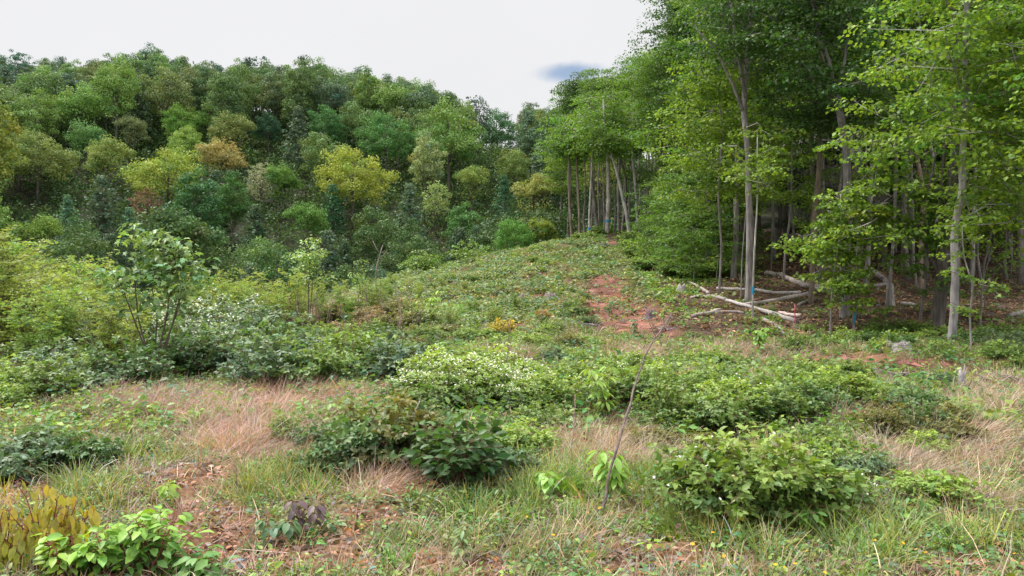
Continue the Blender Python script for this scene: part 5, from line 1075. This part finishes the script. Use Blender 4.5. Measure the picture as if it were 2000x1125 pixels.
# clods of soil on the bare ground
cb = MB(); k = 9000; x, y, z = sample(k, 2.4, 34, p=.8); Z = zones(x, y, z); kp = rng.random(k) < np.maximum.reduce([Z[1], .04 + 0 * x, Z[0] * 1.2]); x, y, z = x[kp], y[kp], z[kp]
oc = A((1, 0, 0), (0, 1, 0), (-1, 0, 0), (0, -1, 0), (0, 0, .8), (.7, .7, .45), (-.7, .7, .4), (-.7, -.7, .45), (.7, -.7, .4)); fo = np.array([[0, 5, 4], [5, 1, 4], [1, 6, 4], [6, 2, 4], [2, 7, 4], [7, 3, 4], [3, 8, 4], [8, 0, 4]])
m = len(x); S = rng.uniform(.008, .035, m) * np.clip(y / 9, 1, 2.6); V = np.stack([x, y, z - .004], 1)[:, None] + oc[None] * S[:, None, None] * (1 + .3 * rng.standard_normal((m, 9, 1))); cb.add(V.reshape(-1, 3), [(fo[None] + np.arange(m)[:, None, None] * 9).reshape(-1, 3)], np.repeat(tones(m, soil * 1.1, .3), 9, 0))
tag(cb.build('soil_clods', M_soil), 'crumbs and clods of reddish soil', 'soil', kind='stuff')
# grass tufts that stand out
def tuft(px, pb, h, n, r, c, label, lean=.7, w=.007, stalk=False):
    p = gpt(px, pb); mb = MB(); a = rng.uniform(0, 6.28, n); q = np.sqrt(rng.random(n)) * r; P = np.stack([np.cos(a) * q, np.sin(a) * q, -.02 + 0 * a], 1); D = np.stack([np.cos(a), np.sin(a), 0 * a], 1) * lean * rng.uniform(.2, 1.3, (n, 1)) + A(0, 0, 1); L = h * rng.uniform(.6, 1.25, n)
    N = unit(np.cross(D, np.cross(D, A(0, 0, 1)) + .3 * rng.standard_normal((n, 3)))); leaves(mb, P, D, N, L, w * rng.uniform(.7, 1.3, n), tones(n, c, .2, .08), BLADE, curl=L * .35)
    tag(mb.build('grass_tuft', M_grass, None, p), label, 'grass tuft', 'grass tufts in the field')
GG = A(.17, .28, .045)
tuft(1080, 950, .24, 420, .2, GG, 'largest bright green grass tuft left of the leaning stick'); tuft(1135, 965, .2, 260, .14, GG, 'bright tuft between the largest one and the leaning stick')
tuft(500, 1075, .11, 170, .05, A(.10, .19, .07), 'small isolated blue-green tuft on the bare soil', .9); tuft(778, 1110, .2, 110, .05, A(.14, .25, .07), 'upright broad-bladed tuft at the bottom edge', .4, .009)
tuft(310, 915, .18, 200, .1, A(.13, .22, .05), 'green tuft beside the pale straw drift'); tuft(225, 900, .16, 220, .07, A(.12, .22, .03), 'dense low tuft next to the near dark bramble', .5)
tuft(985, 1020, .17, 240, .14, GG * .9, 'arching tuft below the largest one'); tuft(1330, 1045, .16, 240, .16, GG * .9, 'grass tuft at the near corner of the big bramble'); tuft(1270, 930, .18, 180, .12, GG, 'grass tuft right of the leaning stick foot')
tuft(560, 960, .15, 260, .18, GG * .95, 'wide grass patch tuft above the purple seedling'); tuft(940, 1055, .14, 170, .12, GG * .8, 'drooping tuft above the dark curved twig'); tuft(1760, 1090, .14, 180, .12, GG * .9, 'grass tuft among yellow flowers near the frame bottom')
tuft(445, 870, .26, 420, .25, A(.50, .33, .25), 'fountain of pinkish straw grass in the pale drift', .8, .004); tuft(560, 800, .3, 420, .3, A(.48, .31, .23), 'reddish-tan straw tussock below the mid-green bramble', .8, .004)
tuft(1945, 715, .3, 300, .3, A(.46, .33, .24), 'straw tussock by the end of the red scrape', .6, .005); tuft(1660, 1125, .16, 160, .1, GG, 'bright tuft cut by the bottom edge'); tuft(1430, 1115, .12, 160, .12, GG * .9, 'short tuft between dark stick and pale stub')
tuft(1840, 690, .22, 300, .3, A(.14, .2, .08), 'grey-green soft tuft below the stout pale trunk', .4); tuft(1960, 695, .24, 240, .25, A(.13, .2, .06), 'dark green tuft right of the straw tussock', .4)
# yellow flowers
FLW = [(1408, 997), (1328, 1003), (1373, 1027), (1332, 1026), (1350, 1064), (1515, 1036), (1392, 1048), (1668, 1043), (1352, 1000), (1728, 1019), (1842, 1030), (1850, 1051), (1910, 1035), (1830, 1060), (1803, 1078), (1812, 1087), (1588, 1086), (1520, 1108), (1527, 1107),
       (1560, 1115), (1595, 1111), (1370, 1115), (1995, 1077), (1708, 1060), (1750, 1064), (1869, 1123), (1120, 988), (1146, 1000), (1185, 985), (1072, 1057), (1110, 1054), (930, 1062), (1023, 998), (1330, 1000), (1940, 952), (1948, 950), (1832, 938), (1665, 958), (1650, 996), (735, 935), (1004, 932), (1438, 1076)]
mb = MB(); tube(mb, [A(0, 0, -.02), A(.01, 0, .05), A(.012, .004, .1)], [.0015, .0013, .001], 4, (1, 1, 1)); fe = empty('yellow_flower', (0, -500, 0)); s1 = mb.build('stem', M_stem, fe, color=(.10, .2, .04)); mb = MB()
aa = np.arange(6) * np.pi / 3; leaves(mb, np.tile(A(.012, .004, .1), (6, 1)), np.stack([np.cos(aa), np.sin(aa), .35 + 0 * aa], 1), np.tile(A(0, 0, 1), (6, 1)), .013, .012, A(.85, .50, .02), KITE); s2 = mb.build('petals', M_petal, fe); kids[fe.name] = [s1, s2]
for (px, py) in FLW:
    d = gpt(px, py)[1] * .95; p = at(px, d); s = rng.uniform(.8, 1.15); o = dup(fe, p + A(0, 0, .0), rng.uniform(0, 6), (s, s, s * rng.uniform(.7, 1.1)), tilt=(rng.normal(0, .25) + .2, rng.normal(0, .25))); later(o, 'small yellow flower', px, py, 'yellow flowers dotted through the grass', 'flower')
MARKS += [(1400, 1010, 'the big bramble corner'), (1830, 1060, 'the tuft among yellow flowers'), (1580, 1100, 'the pale wood stub'), (1100, 1000, 'the largest grass tuft')]
give_labels()
# the pattern plants were only moulds: take them away
for nm, ch in kids.items():
    for c in ch:
        if c and c.name in bpy.data.objects: bpy.data.objects.remove(c)
    if nm in bpy.data.objects: bpy.data.objects.remove(bpy.data.objects[nm])
print('total', round(time.time() - T0, 1))
